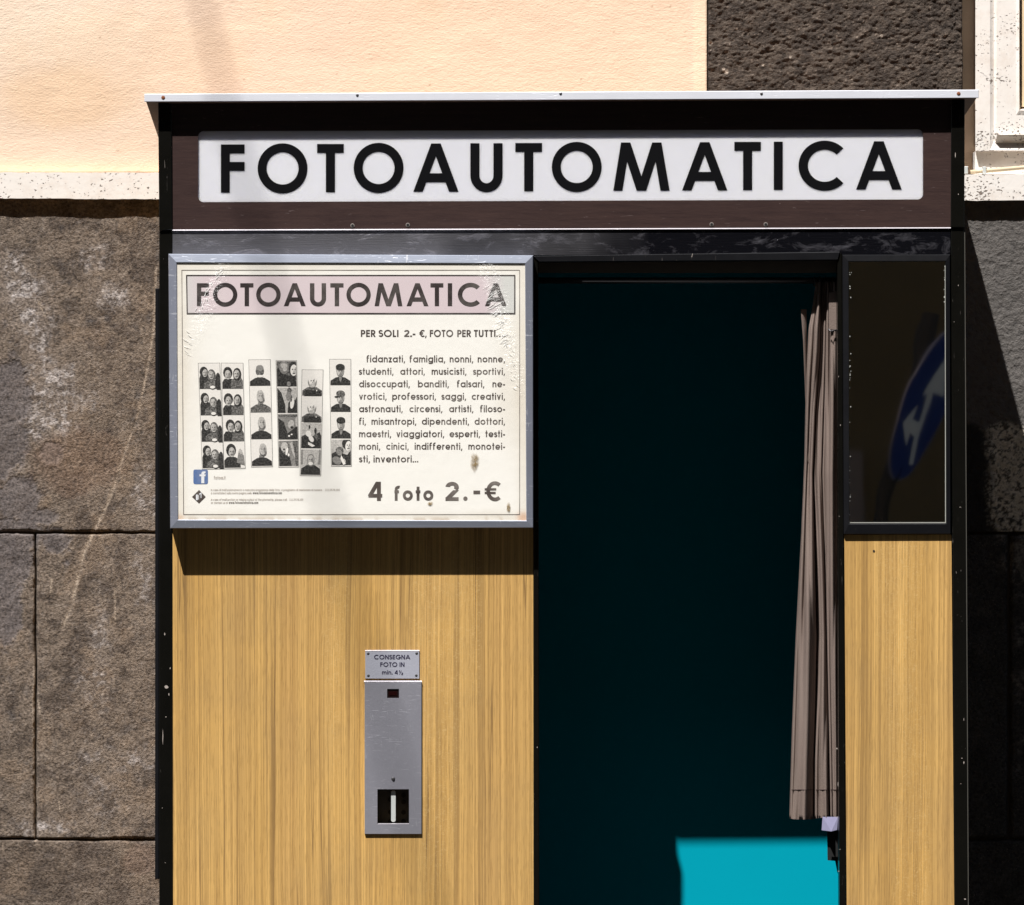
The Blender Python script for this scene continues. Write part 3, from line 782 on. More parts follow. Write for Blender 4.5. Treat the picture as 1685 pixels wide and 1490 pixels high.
# thin cable lying along the ledge, with its clips
cb = MB(); cb.tube([P(1597, 283.5, WD-.012), P(1615, 282, WD-.012), P(1645, 279.5, WD-.012), P(1690, 275.5, WD-.012), P(1760, 271, WD-.011), P(1900, 268, WD-.011), P(2290, 268, WD-.011)], .0044, 10)
cable = cb.build('cable', M['cable'], None, True)
tag(cable, 'thin beige cable clipped along the travertine ledge below the window surround', 'cable')
g = MB(); g.rect(1617, 274.5, 1623, 287, WD-.018, WD-.006, .001); g.build('clip', M['whiteplastic'], cable)
g = MB(); g.rect(1587, 274, 1593, 286, WD-.02, WD-.004, .001); g.build('end_cap', M['whiteplastic'], cable)

# ------------------------------------------------------------------ PHOTO BOOTH
booth = empty('photo_booth', (.28, .28, 0)); BT = Vector((.28, .28, 0))
tag(booth, 'photo booth with teak laminate panels, black frame and lit white sign over its doorway', 'photo booth')
def part(mb, name, mat, parent=None, smooth=False):
    o = mb.build(name, mats(mat), parent or booth, smooth)
    return o
def mats(m): return M[m] if isinstance(m, str) else m
YB = 1895                                    # photo y of the booth's foot
# corner posts
g = MB(); g.quadprism([(260, 166), (282, 166), (283, 378.5), (262, 380)], -.004, .05, .0012); part(g, 'corner_post', 'black')
g = MB(); g.quadprism([(262, 381), (283.5, 380), (284, YB), (262, YB)], 0, .05, .0015); part(g, 'corner_post', 'black')
g = MB(); g.quadprism([(1565.5, 162), (1587.5, 162), (1587, 374.8), (1564.5, 374.8)], -.004, .05, .0012); part(g, 'corner_post', 'black')
g = MB(); g.quadprism([(1564.5, 376), (1586.5, 376), (1595, YB), (1573, YB)], 0, .05, .0015); part(g, 'corner_post', 'black')
g = MB(); g.quadprism([(1586.8, 376), (1588, 376), (1596.2, YB), (1595, YB)], .001, .04); part(g, 'edge_highlight', plain('painted_edge_highlight', (.16, .15, .13), .4, .5))  # highlight on the post's bevelled edge, drawn as a thin pale strip
g = MB(); g.quadprism([(255.5, 475), (261.8, 475), (261.5, 1447), (255, 1447)], .012, .06, .001); part(g, 'side_trim', 'black_satin')
# outer walls
xl = P(264, 0, 0).x; xr = P(1586, 0, 0).x; z1 = P(0, 172, 0).z; zb = P(0, YB, 0).z
g = MB(); g.box(xl, xl+.018, .05, .592, zb, z1-.05); part(g, 'side_wall', 'teak')
g = MB(); g.box(xr-.018, xr, .05, .592, zb, z1-.05); part(g, 'side_wall', 'teak')
g = MB(); g.box(xl+.02, xr-.02, .56, .58, zb, z1-.06); part(g, 'back_wall', 'teal')
g = MB(); g.box(xl+.02, xr-.02, .052, .558, zb, zb+.03); part(g, 'floor_panel', 'floor')
g = MB(); g.box(xl+.02, xr-.02, .01, .558, z1-.15, z1-.14); part(g, 'ceiling_panel', 'inside')
xp = P(884, 0, 0).x
g = MB(); g.box(xp-.015, xp, .052, .558, zb+.032, z1-.152); part(g, 'partition', 'inside')
# unseen dark sheets, added to stop light bouncing off the inner teak
g = MB(); g.box(xr-.026, xr-.0195, .05, .558, zb+.032, z1-.152); part(g, 'bounce_blocker', 'inside')
g = MB(); g.box(P(1397, 0, 0).x, xr-.030, .0515, .054, zb+.032, z1-.152); part(g, 'bounce_blocker', 'inside')
# roof: pitched slab with an aluminium edge
o_ = .0315
f = [P(237.5, 156, -o_), P(1610.5, 149.5, -o_), P(1610.5, 161, -o_+.001), P(237.5, 167.2, -o_+.001)]
dr = .050
xa, xb = f[0].x, f[1].x
rv = [(xa+.003, -o_+.004, f[0].z-.001), (xb-.003, -o_+.004, f[1].z-.001), (xb-.003, WD-.03, f[1].z-dr), (xa+.003, WD-.03, f[0].z-dr),
      (xa+.003, -o_+.004, f[3].z+.0005), (xb-.003, -o_+.004, f[2].z+.0005), (xb-.003, WD-.03, f[2].z-dr), (xa+.003, WD-.03, f[3].z-dr)]
g = MB(); g.add(rv, [(0,1,2,3),(7,6,5,4),(0,4,5,1),(1,5,6,2),(2,6,7,3),(3,7,4,0)]); roof = part(g, 'roof', 'softwood')
g = MB(); g.quadprism([(237.5, 155), (1610.5, 148), (1610.5, 161.5), (237.5, 167.8)], -o_, -o_+.0035, .0008); fas = part(g, 'roof_edge', 'fascia', roof)
for px, py, rust in ((268.5, 161, 1), (588, 157, 0), (922.5, 154.5, 0), (1253, 154.5, 0), (1577.5, 154.5, 1)):
    g = MB(); g.disc(px, py, 3.2 if rust else 2.4, -o_-.0004, -o_+.001, 12, .0010); part(g, 'screw', 'rust' if rust else 'screw', roof)
    
# header board with the sign opening
def rrect(x0, y0, x1, y1, r, y0b=None, y1b=None, n=5):
    """rounded rectangle; y0b/y1b: top and bottom at the right end"""
    y0b = y0 if y0b is None else y0b; y1b = y1 if y1b is None else y1b
    out = []
    for cx, cy, a0 in ((x1-r, y0b+r, -90), (x1-r, y1b-r, 0), (x0+r, y1-r, 90), (x0+r, y0+r, 180)):
        for i in range(n+1):
            a = R(a0+90*i/n); out.append((cx+r*math.cos(a), cy+r*math.sin(a)))
    return out
g = MB(); g.loops([[(282.6, 160), (1565, 160), (1564.2, 374.2), (283.2, 377.8)], rrect(326, 216, 1519, 333, 9, 213, 328.6)], .0005, .018)
hdr = part(g, 'header_board', 'header')
g = MB(); g.rect(320, 208, 1526, 340, .0045, .010); sgn = part(g, 'sign_panel', 'sign')
SL = [('F',363.5,402.5),('O',424,506),('T',521.8,565.7),('O',582,664),('A',680,754.6),('U',774,827),('T',848,892),('O',908,990),('M',1009.6,1101.5),('A',1122.3,1197),('T',1208.4,1252),('I',1273.3,1288),('C',1314,1390),('A',1408.6,1483.8)]
for ch, x0, x1 in SL:
    b_ = 317.6-(x0-363)/1120*5.6
    g = MB(); letter(g, ch, x0, x1, b_, 79.5, .187, .0038, None)
    part(g, 'letter', 'ink', sgn)
for px, py in ((580, 371.5), (671, 370.5), (1171, 369.5), (1260, 369.5)):
    g = MB(); g.disc(px, py, 3.6, -.0004, .001, 14, .0003); sc_ = part(g, 'screw', plain('steel_ring', (.25, .22, .2), .5, .4), hdr)
    g = MB(); g.disc(px, py, 2.2, -.0011, .0, 12); part(g, 'screw', 'hole', hdr)
# bright lip between header and metal band
g = MB(); a0, a1 = P(283.4, 378.2, 0), P(1564.2, 374.4, 0)
b0, b1 = P(283.4, 380.4, 0), P(1564.2, 376.6, 0)
g.add([a0, a1, (b1.x, -.0028, b1.z+.0006), (b0.x, -.0028, b0.z+.0006), b0, b1], [(0,3,2,1),(3,4,5,2),(0,1,5,4)]); part(g, 'bright_lip', 'lip')
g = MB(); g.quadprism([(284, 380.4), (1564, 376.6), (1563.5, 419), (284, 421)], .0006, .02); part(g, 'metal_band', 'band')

# door frame
def frame(mb, o, i, d0, d1):
    """mitred frame from outer and inner corner lists (TL,TR,BR,BL); returns four quads"""
    for k in range(4):
        j = (k+1) % 4; yield [o[k], o[j], i[j], i[k]]
def bar(q, d0, d1, name, mat, parent=None, lip=0.0):
    f_ = [P(x, y, d0) for x, y in q]
    f_[0].y += lip; f_[1].y += lip
    b_ = [Vector((v.x, d1, v.z)) for v in f_]
    # a shallow bevel along the outer edge
    e = .0016
    mid = [(f_[0]+(f_[3]-f_[0]).normalized()*e), (f_[1]+(f_[2]-f_[1]).normalized()*e)]
    f0 = [Vector((f_[0].x, d0+lip+e, f_[0].z)), Vector((f_[1].x, d0+lip+e, f_[1].z))]
    mi = [(f_[3]+(f_[0]-f_[3]).normalized()*e), (f_[2]+(f_[1]-f_[2]).normalized()*e)]
    f1 = [Vector((f_[3].x, d0+e, f_[3].z)), Vector((f_[2].x, d0+e, f_[2].z))]
    vs = mid+[mi[1], mi[0]]+f0+f1+b_
    g = MB(); g.add(vs, [(0,1,2,3), (4,5,1,0), (3,2,7,6), (8,9,5,4), (6,7,10,11), (4,0,3,6,11,8), (5,9,10,7,2,1), (8,11,10,9)])
    return part(g, name, mat, parent)
dtl, dtr, dil, dir_ = (877.5, 421.5), (1381.5, 414.5), (888, 431.5), (1378, 428.5)
bar([dtl, dtr, dir_, dil], -.006, .03, 'door_frame', 'black_satin')
bar([(888.5, YB), (885.5, 431), (877.8, 421.8), (878, YB)][::-1], -.003, .03, 'door_frame', 'black')
bar([(1378, 428.5), (1382, 414.8), (1392, 424), (1394.5, YB), (1383, YB)][0:1]+[(1384.5, 414.6), (1394, YB), (1382.5, YB)], -.003, .03, 'door_frame', 'black')
g = MB(); g.quadprism([(1384.6, 419), (1391.5, 424), (1391.5, 879), (1385.6, 879)], -.001, .02); part(g, 'door_frame', 'black')
# inner head rail and curtain rod
g = MB(); g.rect(884, 424, 1392, 449.5, .034, .044); part(g, 'head_rail', plain('brown_head_rail', (.12, .10, .08), .5))
g = MB(); g.tube([P(886, 462, .062), P(1395, 462, .062)], .006, 10); part(g, 'curtain_rod', 'screw', None, True)

# mirror frame and mirror
mo = [(1386.5, 419.5), (1563.5, 419), (1564.5, 879.5), (1388.5, 880)]
mi = [(1396.5, 431), (1556, 430.5), (1557, 861.5), (1397.5, 862)]
for k in range(4):
    j = (k+1) % 4; bar([mo[k], mo[j], mi[j], mi[k]], -.007, .02, 'mirror_frame', 'black_satin', None, .002)
g = MB(); g.rect(1396, 429, 1558, 863, -.0015, .004); mir = part(g, 'mirror', 'mirror')
g = MB(); g.quadprism([(1554.8, 436), (1555.8, 436), (1556.5, 860.8), (1555.3, 860.8)], -.0024, -.0016); part(g, 'glass_edge', plain('cut_glass_edge', (.40, .40, .36), .4), mir)
g = MB(); g.quadprism([(1398, 859.8), (1555.3, 859.6), (1555.3, 861), (1398, 861)], -.0024, -.0016); part(g, 'glass_edge', plain('cut_glass_edge', (.40, .40, .36), .4), mir)
rs = random.Random(4)
chips = MB()
for i in range(34):
    y = rs.choice([rs.uniform(440, 475), rs.uniform(600, 625), rs.uniform(745, 862), rs.uniform(440, 860)]); x = 1397.5+rs.uniform(0, 4)*rs.random()
    s_ = rs.uniform(.5, 1.5); chips.flat([(x, y), (x+s_, y+.4*s_), (x+s_*.6, y+1.7*s_), (x-.2, y+1.2*s_)], -.0021)
for i in range(8):
    y = rs.uniform(436, 500); x = 1553+rs.uniform(0, 1.5); s_ = rs.uniform(.6, 1.6)
    chips.flat([(x, y), (x+s_, y+.4*s_), (x+s_*.6, y+2.2*s_), (x-.2, y+1.2*s_)], -.0021)
o = part(chips, 'chip', plain('flaked_silvering', (.5, .5, .46), .5), mir); o['kind'] = 'stuff'

# teak panels
slot = (621, 1299, 673, 1356); disp = (637, 1134, 656.5, 1149)
g = MB(); g.loops([[(284, 860), (877.3, 860), (878.3, YB), (285.5, YB)], [(slot[0], slot[1]), (slot[2], slot[1]), (slot[2], slot[3]), (slot[0], slot[3])]], .002, .016)
tp = part(g, 'front_panel', 'teak')
g = MB(); g.quadprism([(1389, 880.5), (1565.5, 880), (1573.2, YB), (1394.3, YB)], .002, .016)
tp2 = part(g, 'side_front_panel', 'teak')
for px, py, r in ((1438, 907, 1.8),): 
    g = MB(); g.disc(px, py, r, .0012, .004, 10); part(g, 'nail', 'hole', tp2)
g = MB(); g.quadprism([(284.5, 1890), (1572, 1890), (1572, 1907), (284.5, 1907)], .006, .05); part(g, 'plinth', 'black')
chips = MB(); rs = random.Random(12)
def chip(x, y, a, b, d):
    n = 7; chips.flat([(x+a*math.cos(2*PI*k/n)*rs.uniform(.5, 1.1), y+b*math.sin(2*PI*k/n)*rs.uniform(.5, 1.1)) for k in range(n)], d)
for x, y, a, b in ((274, 1131, 4.2, 3.6), (278, 1143, 1.2, 2.4), (271, 1044, 1, 3), (268, 1212, .7, 14), (273, 1180, 1.6, .8), (267, 1330, .8, .8), (272, 1420, 1.5, .5), (280, 1100, .8, 2),
                   (1586, 1255, .9, 2.6), (1583, 1248, 1.6, .6), (1588, 1480, 1.8, 1.2), (1581, 1290, 1.2, .5), (1577, 470, .6, 1.8), (1580, 835, 2.4, .5), (1586, 1184, .5, 3), (1570, 530, 1, .5), (1572, 255, .7, 5), (1577, 320, .8, 1.4)):
    chip(x, y, a, b, -.0003 if y > 380 else -.0043)
for x, y, a, b in ((1377, 1232, 1.5, 2), (1377.5, 1345, 1.2, 1.6), (1380, 1434, 1.6, .7), (1382, 1398, 1.8, .5), (1379, 1290, .6, 5), (1383, 700, .6, 1.4), (1381, 850, .8, .8), (1371+9, 620, .5, 1.5), (884, 858, .9, .9), (884, 1230, .7, 1.6)):
    chip(x, y, a, b, -.0034)
o = part(chips, 'chip', plain('chipped_pale_paint', (.42, .36, .32), .6)); o['kind'] = 'stuff'
# blanking board behind the display case so nothing shows through
g = MB(); g.rect(284, 421.5, 877, 859, .002, .014); part(g, 'backing_board', 'black_satin')

# delivery plate
g = MB()
g.loops([[(600, 1122), (693.5, 1122), (693.5, 1372.5), (600, 1372.5)], [(disp[0], disp[1]), (disp[2], disp[1]), (disp[2], disp[3]), (disp[0], disp[3])], [(slot[0], slot[1]), (slot[2], slot[1]), (slot[2], slot[3]), (slot[0], slot[3])]], -.0022, .002)
dp = part(g, 'delivery_plate', 'plate')
def lipedge(pa, pb, hgt, d0, d1, name, mat, parent):
    a0, a1 = P(*pa, d1), P(*pb, d1); b0, b1 = P(pa[0], pa[1]+hgt, d0), P(pb[0], pb[1]+hgt, d0)
    g = MB(); g.add([a0, a1, b1, b0, Vector((b0.x, d1, b0.z)), Vector((b1.x, d1, b1.z))], [(0,3,2,1),(3,4,5,2),(0,4,3),(1,2,5)]); return part(g, name, mat, parent)
lipedge((599, 1120.2), (694, 1120.2), 2.4, -.0026, .001, 'edge', 'lip', dp)
lipedge((621, 1355.2), (673, 1355.2), 1.6, -.0026, .001, 'edge', 'lip', dp)
g = MB(); g.disc(647, 1282, 3.3, -.0024, -.001, 14, .0022); part(g, 'screw', 'screw', dp)
g = MB(); g.rect(disp[0]-1, disp[1]-1, disp[2]+1, disp[3]+1, -.0004, .0015); part(g, 'display', plain('smoked_window', (.012, .006, .006), .2), dp)
g = MB(); g.rect(disp[0]+3, disp[1]+4, disp[2]-3.5, disp[3]-4.5, -.0010, -.0004); part(g, 'display', 'red', dp)
# recess behind the slot
g = MB()
a, b, c, d = P(619, 1297, .004), P(675, 1297, .004), P(675, 1358, .004), P(619, 1358, .004)
B4 = [Vector((v.x, .040, v.z)) for v in (a, b, c, d)]
g.add([a, b, c, d]+B4, [(4,5,6,7),(0,1,5,4),(1,2,6,5),(2,3,7,6),(3,0,4,7)])
rec = part(g, 'slot_recess', plain('dull_dark_metal', (.05, .05, .05), .5)); 
for px, py in ((642.5, 1316), (664, 1309), (664, 1320), (664, 1337), (642.5, 1337), (642.5, 1352), (664, 1352)):
    g = MB(); g.disc(px, py, 4.0, .0385, .040, 12); part(g, 'hole', 'hole', rec)
g = MB(); g.loops([rrect(643.6, 1301.5, 651, 1353, 3.5)], .004, .012); part(g, 'photo_chute', 'whiteplastic')
# notice plate
g = MB(); g.rect(601, 1071, 690, 1117, -.0008, .0022, .0004); npl = part(g, 'notice_plate', 'notice')
lipedge((600.8, 1070), (690.2, 1070), 1.4, -.0012, .001, 'edge', 'lip', npl)
for px, py in ((605.8, 1076), (685.6, 1075.6), (606.2, 1112.3), (685, 1112)):
    g = MB(); g.disc(px, py, 2.3, -.0010, .001, 12, .0005); part(g, 'screw', 'screw', npl)
g = MB(); word(g, 'CONSEGNA', 615.6, 675.2, 1085.0, 7.1, .165, -.0012, .12); word(g, 'FOTO IN', 625.7, 665.5, 1097.3, 7.1, .165, -.0012, .12)
word(g, 'min. 4', 628.6, 654.6, 1109.9, 6.6, .165, -.0012, .12); word(g, '1', 656.3, 657.6, 1106.6, 3.6, .2, -.0012); word(g, '/', 656.8, 660.4, 1110.2, 6.6, .13, -.0012); word(g, '2', 660.2, 663.2, 1110.6, 3.6, .22, -.0012)
part(g, 'lettering', plain('engraved_ink', (.02, .015, .05), .5), npl)

# ------------------------------------------------------------------ display case with the poster
case = empty('display_case', (-.13, 0, P(0, 870, 0).z)); 
tag(case, 'aluminium framed display case holding a yellowed poster, fixed left of the booth doorway', 'display case')
CF = -.0457
go = [(277, 418), (877.3, 420.5), (877.6, 869), (280, 870)]
gi = [(291, 432.5), (864, 434), (866, 857), (293, 855.5)]
for k in range(4):
    j = (k+1) % 4; bar([go[k], go[j], gi[j], gi[k]], CF, .0015, 'frame_bar', 'alu_h' if k in (0, 2) else 'alu', case, .0028)
PD = CF+.0028
nx, ny = 120, 90
xs = np.linspace(288, 869, nx); ys = np.linspace(430, 860, ny); X, Y = np.meshgrid(xs, ys)
n1 = fbm(X, Y, 60, 5, 2); n2 = fbm(X, Y, 16, 4, 4)
e = np.minimum(np.minimum(X-292, 865-X), np.minimum(Y-432, 858-Y))
Cc = np.array([.97, .94, .875])*np.ones(X.shape+(1,))
m = ((1-sstep(0, 24, e-14*(n1-.5)))*.55)[..., None]; Cc = Cc*(1-m)+np.array([.76, .68, .55])*m
m = (sstep(.1, .9, blob(X, Y, 855, 640, 45, 130)+.3*(n1-.5))*.4)[..., None]; Cc = Cc*(1-m)+np.array([.74, .66, .54])*m
m = (blob(X, Y, 310, 640, 28, 140)*.3)[..., None]; Cc = Cc*(1-m)+np.array([.78, .70, .58])*m
m = (np.clip(blob(X, Y, 861, 852, 9, 8)*1.5, 0, 1)*.8)[..., None]; Cc = Cc*(1-m)+np.array([.70, .42, .26])*m
m = (np.clip(blob(X, Y, 296, 853, 8, 6)*1.3, 0, 1)*.6)[..., None]; Cc = Cc*(1-m)+np.array([.72, .48, .30])*m
m = ((1-sstep(3, 9, 857-Y))*sstep(.5, .62, n2)*.55)[..., None]; Cc = Cc*(1-m)+np.array([.50, .38, .26])*m
me_v = [P(x, y, PD) for y in ys for x in xs]; fs = [(j*nx+i, (j+1)*nx+i, (j+1)*nx+i+1, j*nx+i+1) for j in range(ny-1) for i in range(nx-1)]
poster = link('poster', me_v, fs, M['poster'], case)
colour(poster, np.concatenate([Cc, np.ones(X.shape+(1,))], -1).reshape(-1, 4))
p1, p2, p3, p4 = PD-.0003, PD-.0006, PD-.0009, PD-.0012
def ruled(x0, y0, x1, y1, t, dep, mb, sk=0):
    for q in ([(x0, y0), (x1, y0), (x1, y0+t), (x0, y0+t)], [(x0+sk, y1-t), (x1, y1-t), (x1, y1), (x0+sk, y1)], [(x0, y0+t), (x0+t, y0+t), (x0+t+sk, y1-t), (x0+sk, y1-t)], [(x1-t, y0+t), (x1, y0+t), (x1, y1-t), (x1-t, y1-t)]): mb.flat(q, dep)
g = MB(); ruled(298.6, 444.4, 855.6, 847.6, 1.1, p1, g, 3); part(g, 'border_rule', 'print_line', poster)
g = MB(); g.flat([(307, 454), (847, 454), (847, 516), (307, 516)], p1); part(g, 'title_banner', 'banner', poster)
g = MB(); ruled(306, 452.6, 848, 517.2, 2.0, p2, g, 1); part(g, 'banner_border', 'print', poster)
TL_ = [('F',324,343.5),('O',350.5,390.5),('T',395.3,417),('O',421.5,461.8),('A',467,503),('U',510,536.5),('T',543.5,565.2),('O',570,610),('M',616.5,662),('A',669,705),('T',708.3,729.5),('I',736.8,744),('C',753.3,790.5),('A',798,833.5)]
for ch, x0, x1 in TL_:
    g = MB(); letter(g, ch, x0, x1, 504, 37.6, .182, p2); part(g, 'letter', 'print', poster)
g = MB(); word(g, 'PER SOLI', 593.8, 655.6, 554.6, 11.4, .185, p1, .13); word(g, '2.-', 665, 683.5, 554.6, 11.4, .185, p1, .08); word(g, '€, FOTO', 690, 745.6, 554.6, 11.4, .185, p1, .12); word(g, 'PER TUTTI', 752.4, 815.2, 554.6, 11.4, .185, p1, .12); word(g, '...', 816.6, 828, 554.6, 11.4, .16, p1, .22)
part(g, 'lettering', 'print_grey', poster)
lines = [('fidanzati, famiglia, nonni, nonne,', 603, 831, 596.4), ('studenti, attori, musicisti, sportivi,', 590.8, 831, 616.8), ('disoccupati, banditi, falsari, ne-', 590.8, 831, 637.4), ('vrotici, professori, saggi, creativi,', 590.8, 831, 657.9), ('astronauti, circensi, artisti, filoso-', 590.8, 831, 678.4), ('fi, misantropi, dipendenti, dottori,', 590.8, 831, 699), ('maestri, viaggiatori, esperti, testi-', 590.8, 831, 719.6), ('moni, cinici, indifferenti, monotei-', 590.8, 831, 740.1)]
for s_, x0, x1, by in lines:
    g = MB(); word(g, s_, x0, x1, by, 10.9, .165, p1, .13, kx=1.02); part(g, 'lettering', 'print_grey', poster)
g = MB(); word(g, 'sti, inventori...', 591, 688, 761, 10.9, .165, p1, .125); part(g, 'lettering', 'print_grey', poster)
g = MB(); word(g, '4', 606.3, 629, 824.6, 31.5, .19, p1); part(g, 'lettering', 'print_grey', poster); g = MB(); word(g, 'foto', 649, 713, 824.2, 23, .21, p1, .22); part(g, 'lettering', 'print_grey', poster); g = MB(); word(g, '2', 733, 755, 824.4, 31.2, .19, p1)
g.loops([[(765.8+3.6*math.cos(a), 820.8+3.6*math.sin(a)) for a in [2*PI*k/14 for k in range(14)]]], p1); g.flat([(779, 807.6), (790, 807.6), (790, 813.4), (779, 813.4)], p1); word(g, '€', 797.5, 822.5, 824.4, 31.5, .19, p1)
part(g, 'lettering', 'print_grey', poster)
# tiny print
g = MB(); kw = dict(gap=.12)
word(g, 'in caso di malfunzionamento o mancata erogazione delle foto, vi preghiamo di telefonare al numero', 347, 530, 808.2, 3.6, .15, p1, .12); word(g, '333.39.74.300', 535, 559, 808.2, 3.6, .15, p1, .12)
word(g, 'o contattateci sulla nostra pagina web', 347, 414, 813.4, 3.6, .15, p1, .12); word(g, 'in case of malfunction or missing output of the photostrip, please call', 347, 472, 824.2, 3.6, .15, p1, .12); word(g, '333.39.74.300', 476, 499, 824.2, 3.6, .15, p1, .12); word(g, 'or contact us at', 347, 375, 829.3, 3.6, .15, p1, .12)
word(g, 'fotoa.it', 352, 371, 789, 5.2, .16, p1, .12)
part(g, 'lettering', 'print_pale', poster)
g = MB(); word(g, 'www.fotoautomatica.com', 416, 464, 813.4, 3.9, .2, p1, .12); word(g, 'www.fotoautomatica.com', 376.5, 425, 829.3, 3.9, .2, p1, .12); part(g, 'lettering', 'print_grey', poster)
# badge and diamond mark
g = MB(); g.loops([rrect(318.2, 773, 342.2, 797, 3)], p1); part(g, 'badge', 'badge', poster)
g = MB(); 
g.flat([(331.2, 784.3), (331.2, 795.6), (336.2, 795.6), (336.2, 784.3)], p2); g.flat([(328.3, 781), (338.4, 781), (337.9, 784.2), (328.3, 784.2)], p2)
g.flat([(331.2, 780.9), (331.6, 778.2), (333.4, 776.2), (338.2, 776), (338.2, 779), (336.4, 779.3), (336.2, 780.9)], p2); part(g, 'badge_letter', 'badge_f', poster)
g = MB(); g.flat([(327.5, 806.5), (338.5, 818), (327.5, 829), (316, 818)], p1); part(g, 'diamond_mark', 'print_grey', poster)
g = MB(); g.loops([rrect(322.4, 814, 325.6, 823.5, 1.4)], p2); g.loops([rrect(326.4, 815, 327.4, 822.5, .4)], p2); g.flat([(327.6, 812.8), (331.6, 810.6), (331.3, 820), (330.2, 820), (330.2, 813.4), (327.6, 814.6)], p2); part(g, 'diamond_mark', 'badge_f', poster)
# stains with a shape of their own
def m_stain():
    t = NT('brown_stain'); t.t.nodes.remove(t.b)
    df = t.n('ShaderNodeBsdfDiffuse'); df.inputs['Color'].default_value = (.30, .21, .10, 1); tr = t.n('ShaderNodeBsdfTransparent')
    a = t.n('ShaderNodeAttribute', attribute_name='Col')
    mx = t.n('ShaderNodeMixShader'); t.L(t.math('MULTIPLY', a.outputs['Fac'], t.ramp(t.noise(260, 3), [(.35, .35), (.6, 1)])), mx.inputs[0]); t.L(tr.outputs[0], mx.inputs[1]); t.L(df.outputs[0], mx.inputs[2])
    t.L(mx.outputs[0], t.t.nodes['Material Output'].inputs[0]); return t.m
M['stain'] = m_stain()
for cx, cy, rx, ry in ((781, 761, 8, 17), (837, 836, 4, 9), (708, 829, 5, 4)):
    n = 16; vs = [P(cx, cy, p4)]; cl = [1.0]; fs = []
    for q in (1, 2, 3):
        for k in range(n):
            rr = q/3*(1+.2*random.uniform(-1, 1)); vs.append(P(cx+rx*rr*math.cos(2*PI*k/n), cy+ry*rr*math.sin(2*PI*k/n), p4)); cl.append((.95, .6, 0)[q-1])
    for k in range(n):
        fs.append((0, 1+(k+1) % n, 1+k))
        for q in (0, 1): fs.append((1+q*n+k, 1+q*n+(k+1) % n, 1+(q+1)*n+(k+1) % n, 1+(q+1)*n+k))
    o = link('stain', vs, fs, M['stain'], poster); colour(o, [(c_, c_, c_, 1) for c_ in cl])

# photo strips: each a print of four small portraits
def strip_obj(c4, cells):
    TL, TR, BR, BL = c4
    mbs = [MB() for _ in PH]
    def q(u, v):
        x = (TL[0]*(1-u)+TR[0]*u)*(1-v)+(BL[0]*(1-u)+BR[0]*u)*v
        y = (TL[1]*(1-u)+TR[1]*u)*(1-v)+(BL[1]*(1-u)+BR[1]*u)*v
        return (x, y)
    verts = []; faces = []; mi_ = []
    def add(pts, dep, m):
        b = len(verts); verts.extend(P(x, y, dep) for x, y in pts); faces.append(tuple(range(b, b+len(pts)))); mi_.append(m)
    add([(TL[0]-.8, TL[1]-.8), (TR[0]+.8, TR[1]-.8), (BR[0]+.8, BR[1]+.8), (BL[0]-.8, BL[1]+.8)], p1, 2)
    add([TL, TR, BR, BL], p1-.00008, 4)
    for k, cell in enumerate(cells):
        v0 = k/4+.004; v1 = (k+1)/4-.008
        L = 0
        for sh in cell:
            L += 1; dep = p1-.00012-.00006*L
            def clip(u, v): return q(min(.985, max(.015, u)), v0+(v1-v0)*min(1, max(0, v)))
            if sh[0] == 'b': add([clip(0, 0), clip(1, 0), clip(1, 1), clip(0, 1)], dep, sh[1])
            elif sh[0] == 'e':
                _, cx, cy, rx, ry, m = sh[:6]; rot = sh[6] if len(sh) > 6 else 0
                pts = []
                for i in range(14):
                    a = 2*PI*i/14; x_, y_ = rx*math.cos(a), ry*math.sin(a)
                    pts.append(clip(cx+x_*math.cos(rot)-y_*math.sin(rot), cy+x_*math.sin(rot)+y_*math.cos(rot)))
                add(pts, dep, m)
            elif sh[0] == 'p': add([clip(u, v) for u, v in sh[2]], dep, sh[1])
    me = bpy.data.meshes.new('photo_strip'); me.from_pydata([tuple(v) for v in verts], [], faces); me.update()
    for m in PH: me.materials.append(m)
    me.polygons.foreach_set('material_index', mi_)
    o = bpy.data.objects.new('photo_strip', me); COL.objects.link(o); o.parent = poster
    return o
def face(cx, cy, s, m=3, tilt=0):
    r_ = [('e', cx, cy, .15*s, .20*s, m, tilt)]
    for dx in (-.055, .055): r_.append(('e', cx+dx*s, cy-.03*s, .036*s, .022*s, 1))
    r_.append(("e", cx+.005, cy+.035*s, .018*s, .028*s, 2)); r_.append(("e", cx, cy+.10*s, .06*s, .022*s, 1)); r_.insert(1, ("e", cx+.085*s, cy+.02*s, .05*s, .13*s, 2 if m == 3 else 3)); return r_
def body(cx, top, wd, m): return ('p', m, [(cx-wd, 1), (cx-wd*.95, top+.16), (cx-wd*.45, top+.03), (cx, top), (cx+wd*.45, top+.03), (cx+wd*.95, top+.16), (cx+wd, 1)])
def jit(a=.02): return random.uniform(-a, a)
rs1 = []; rs2 = []; rs3 = []; rs4 = []; rs5 = []; rs6 = []
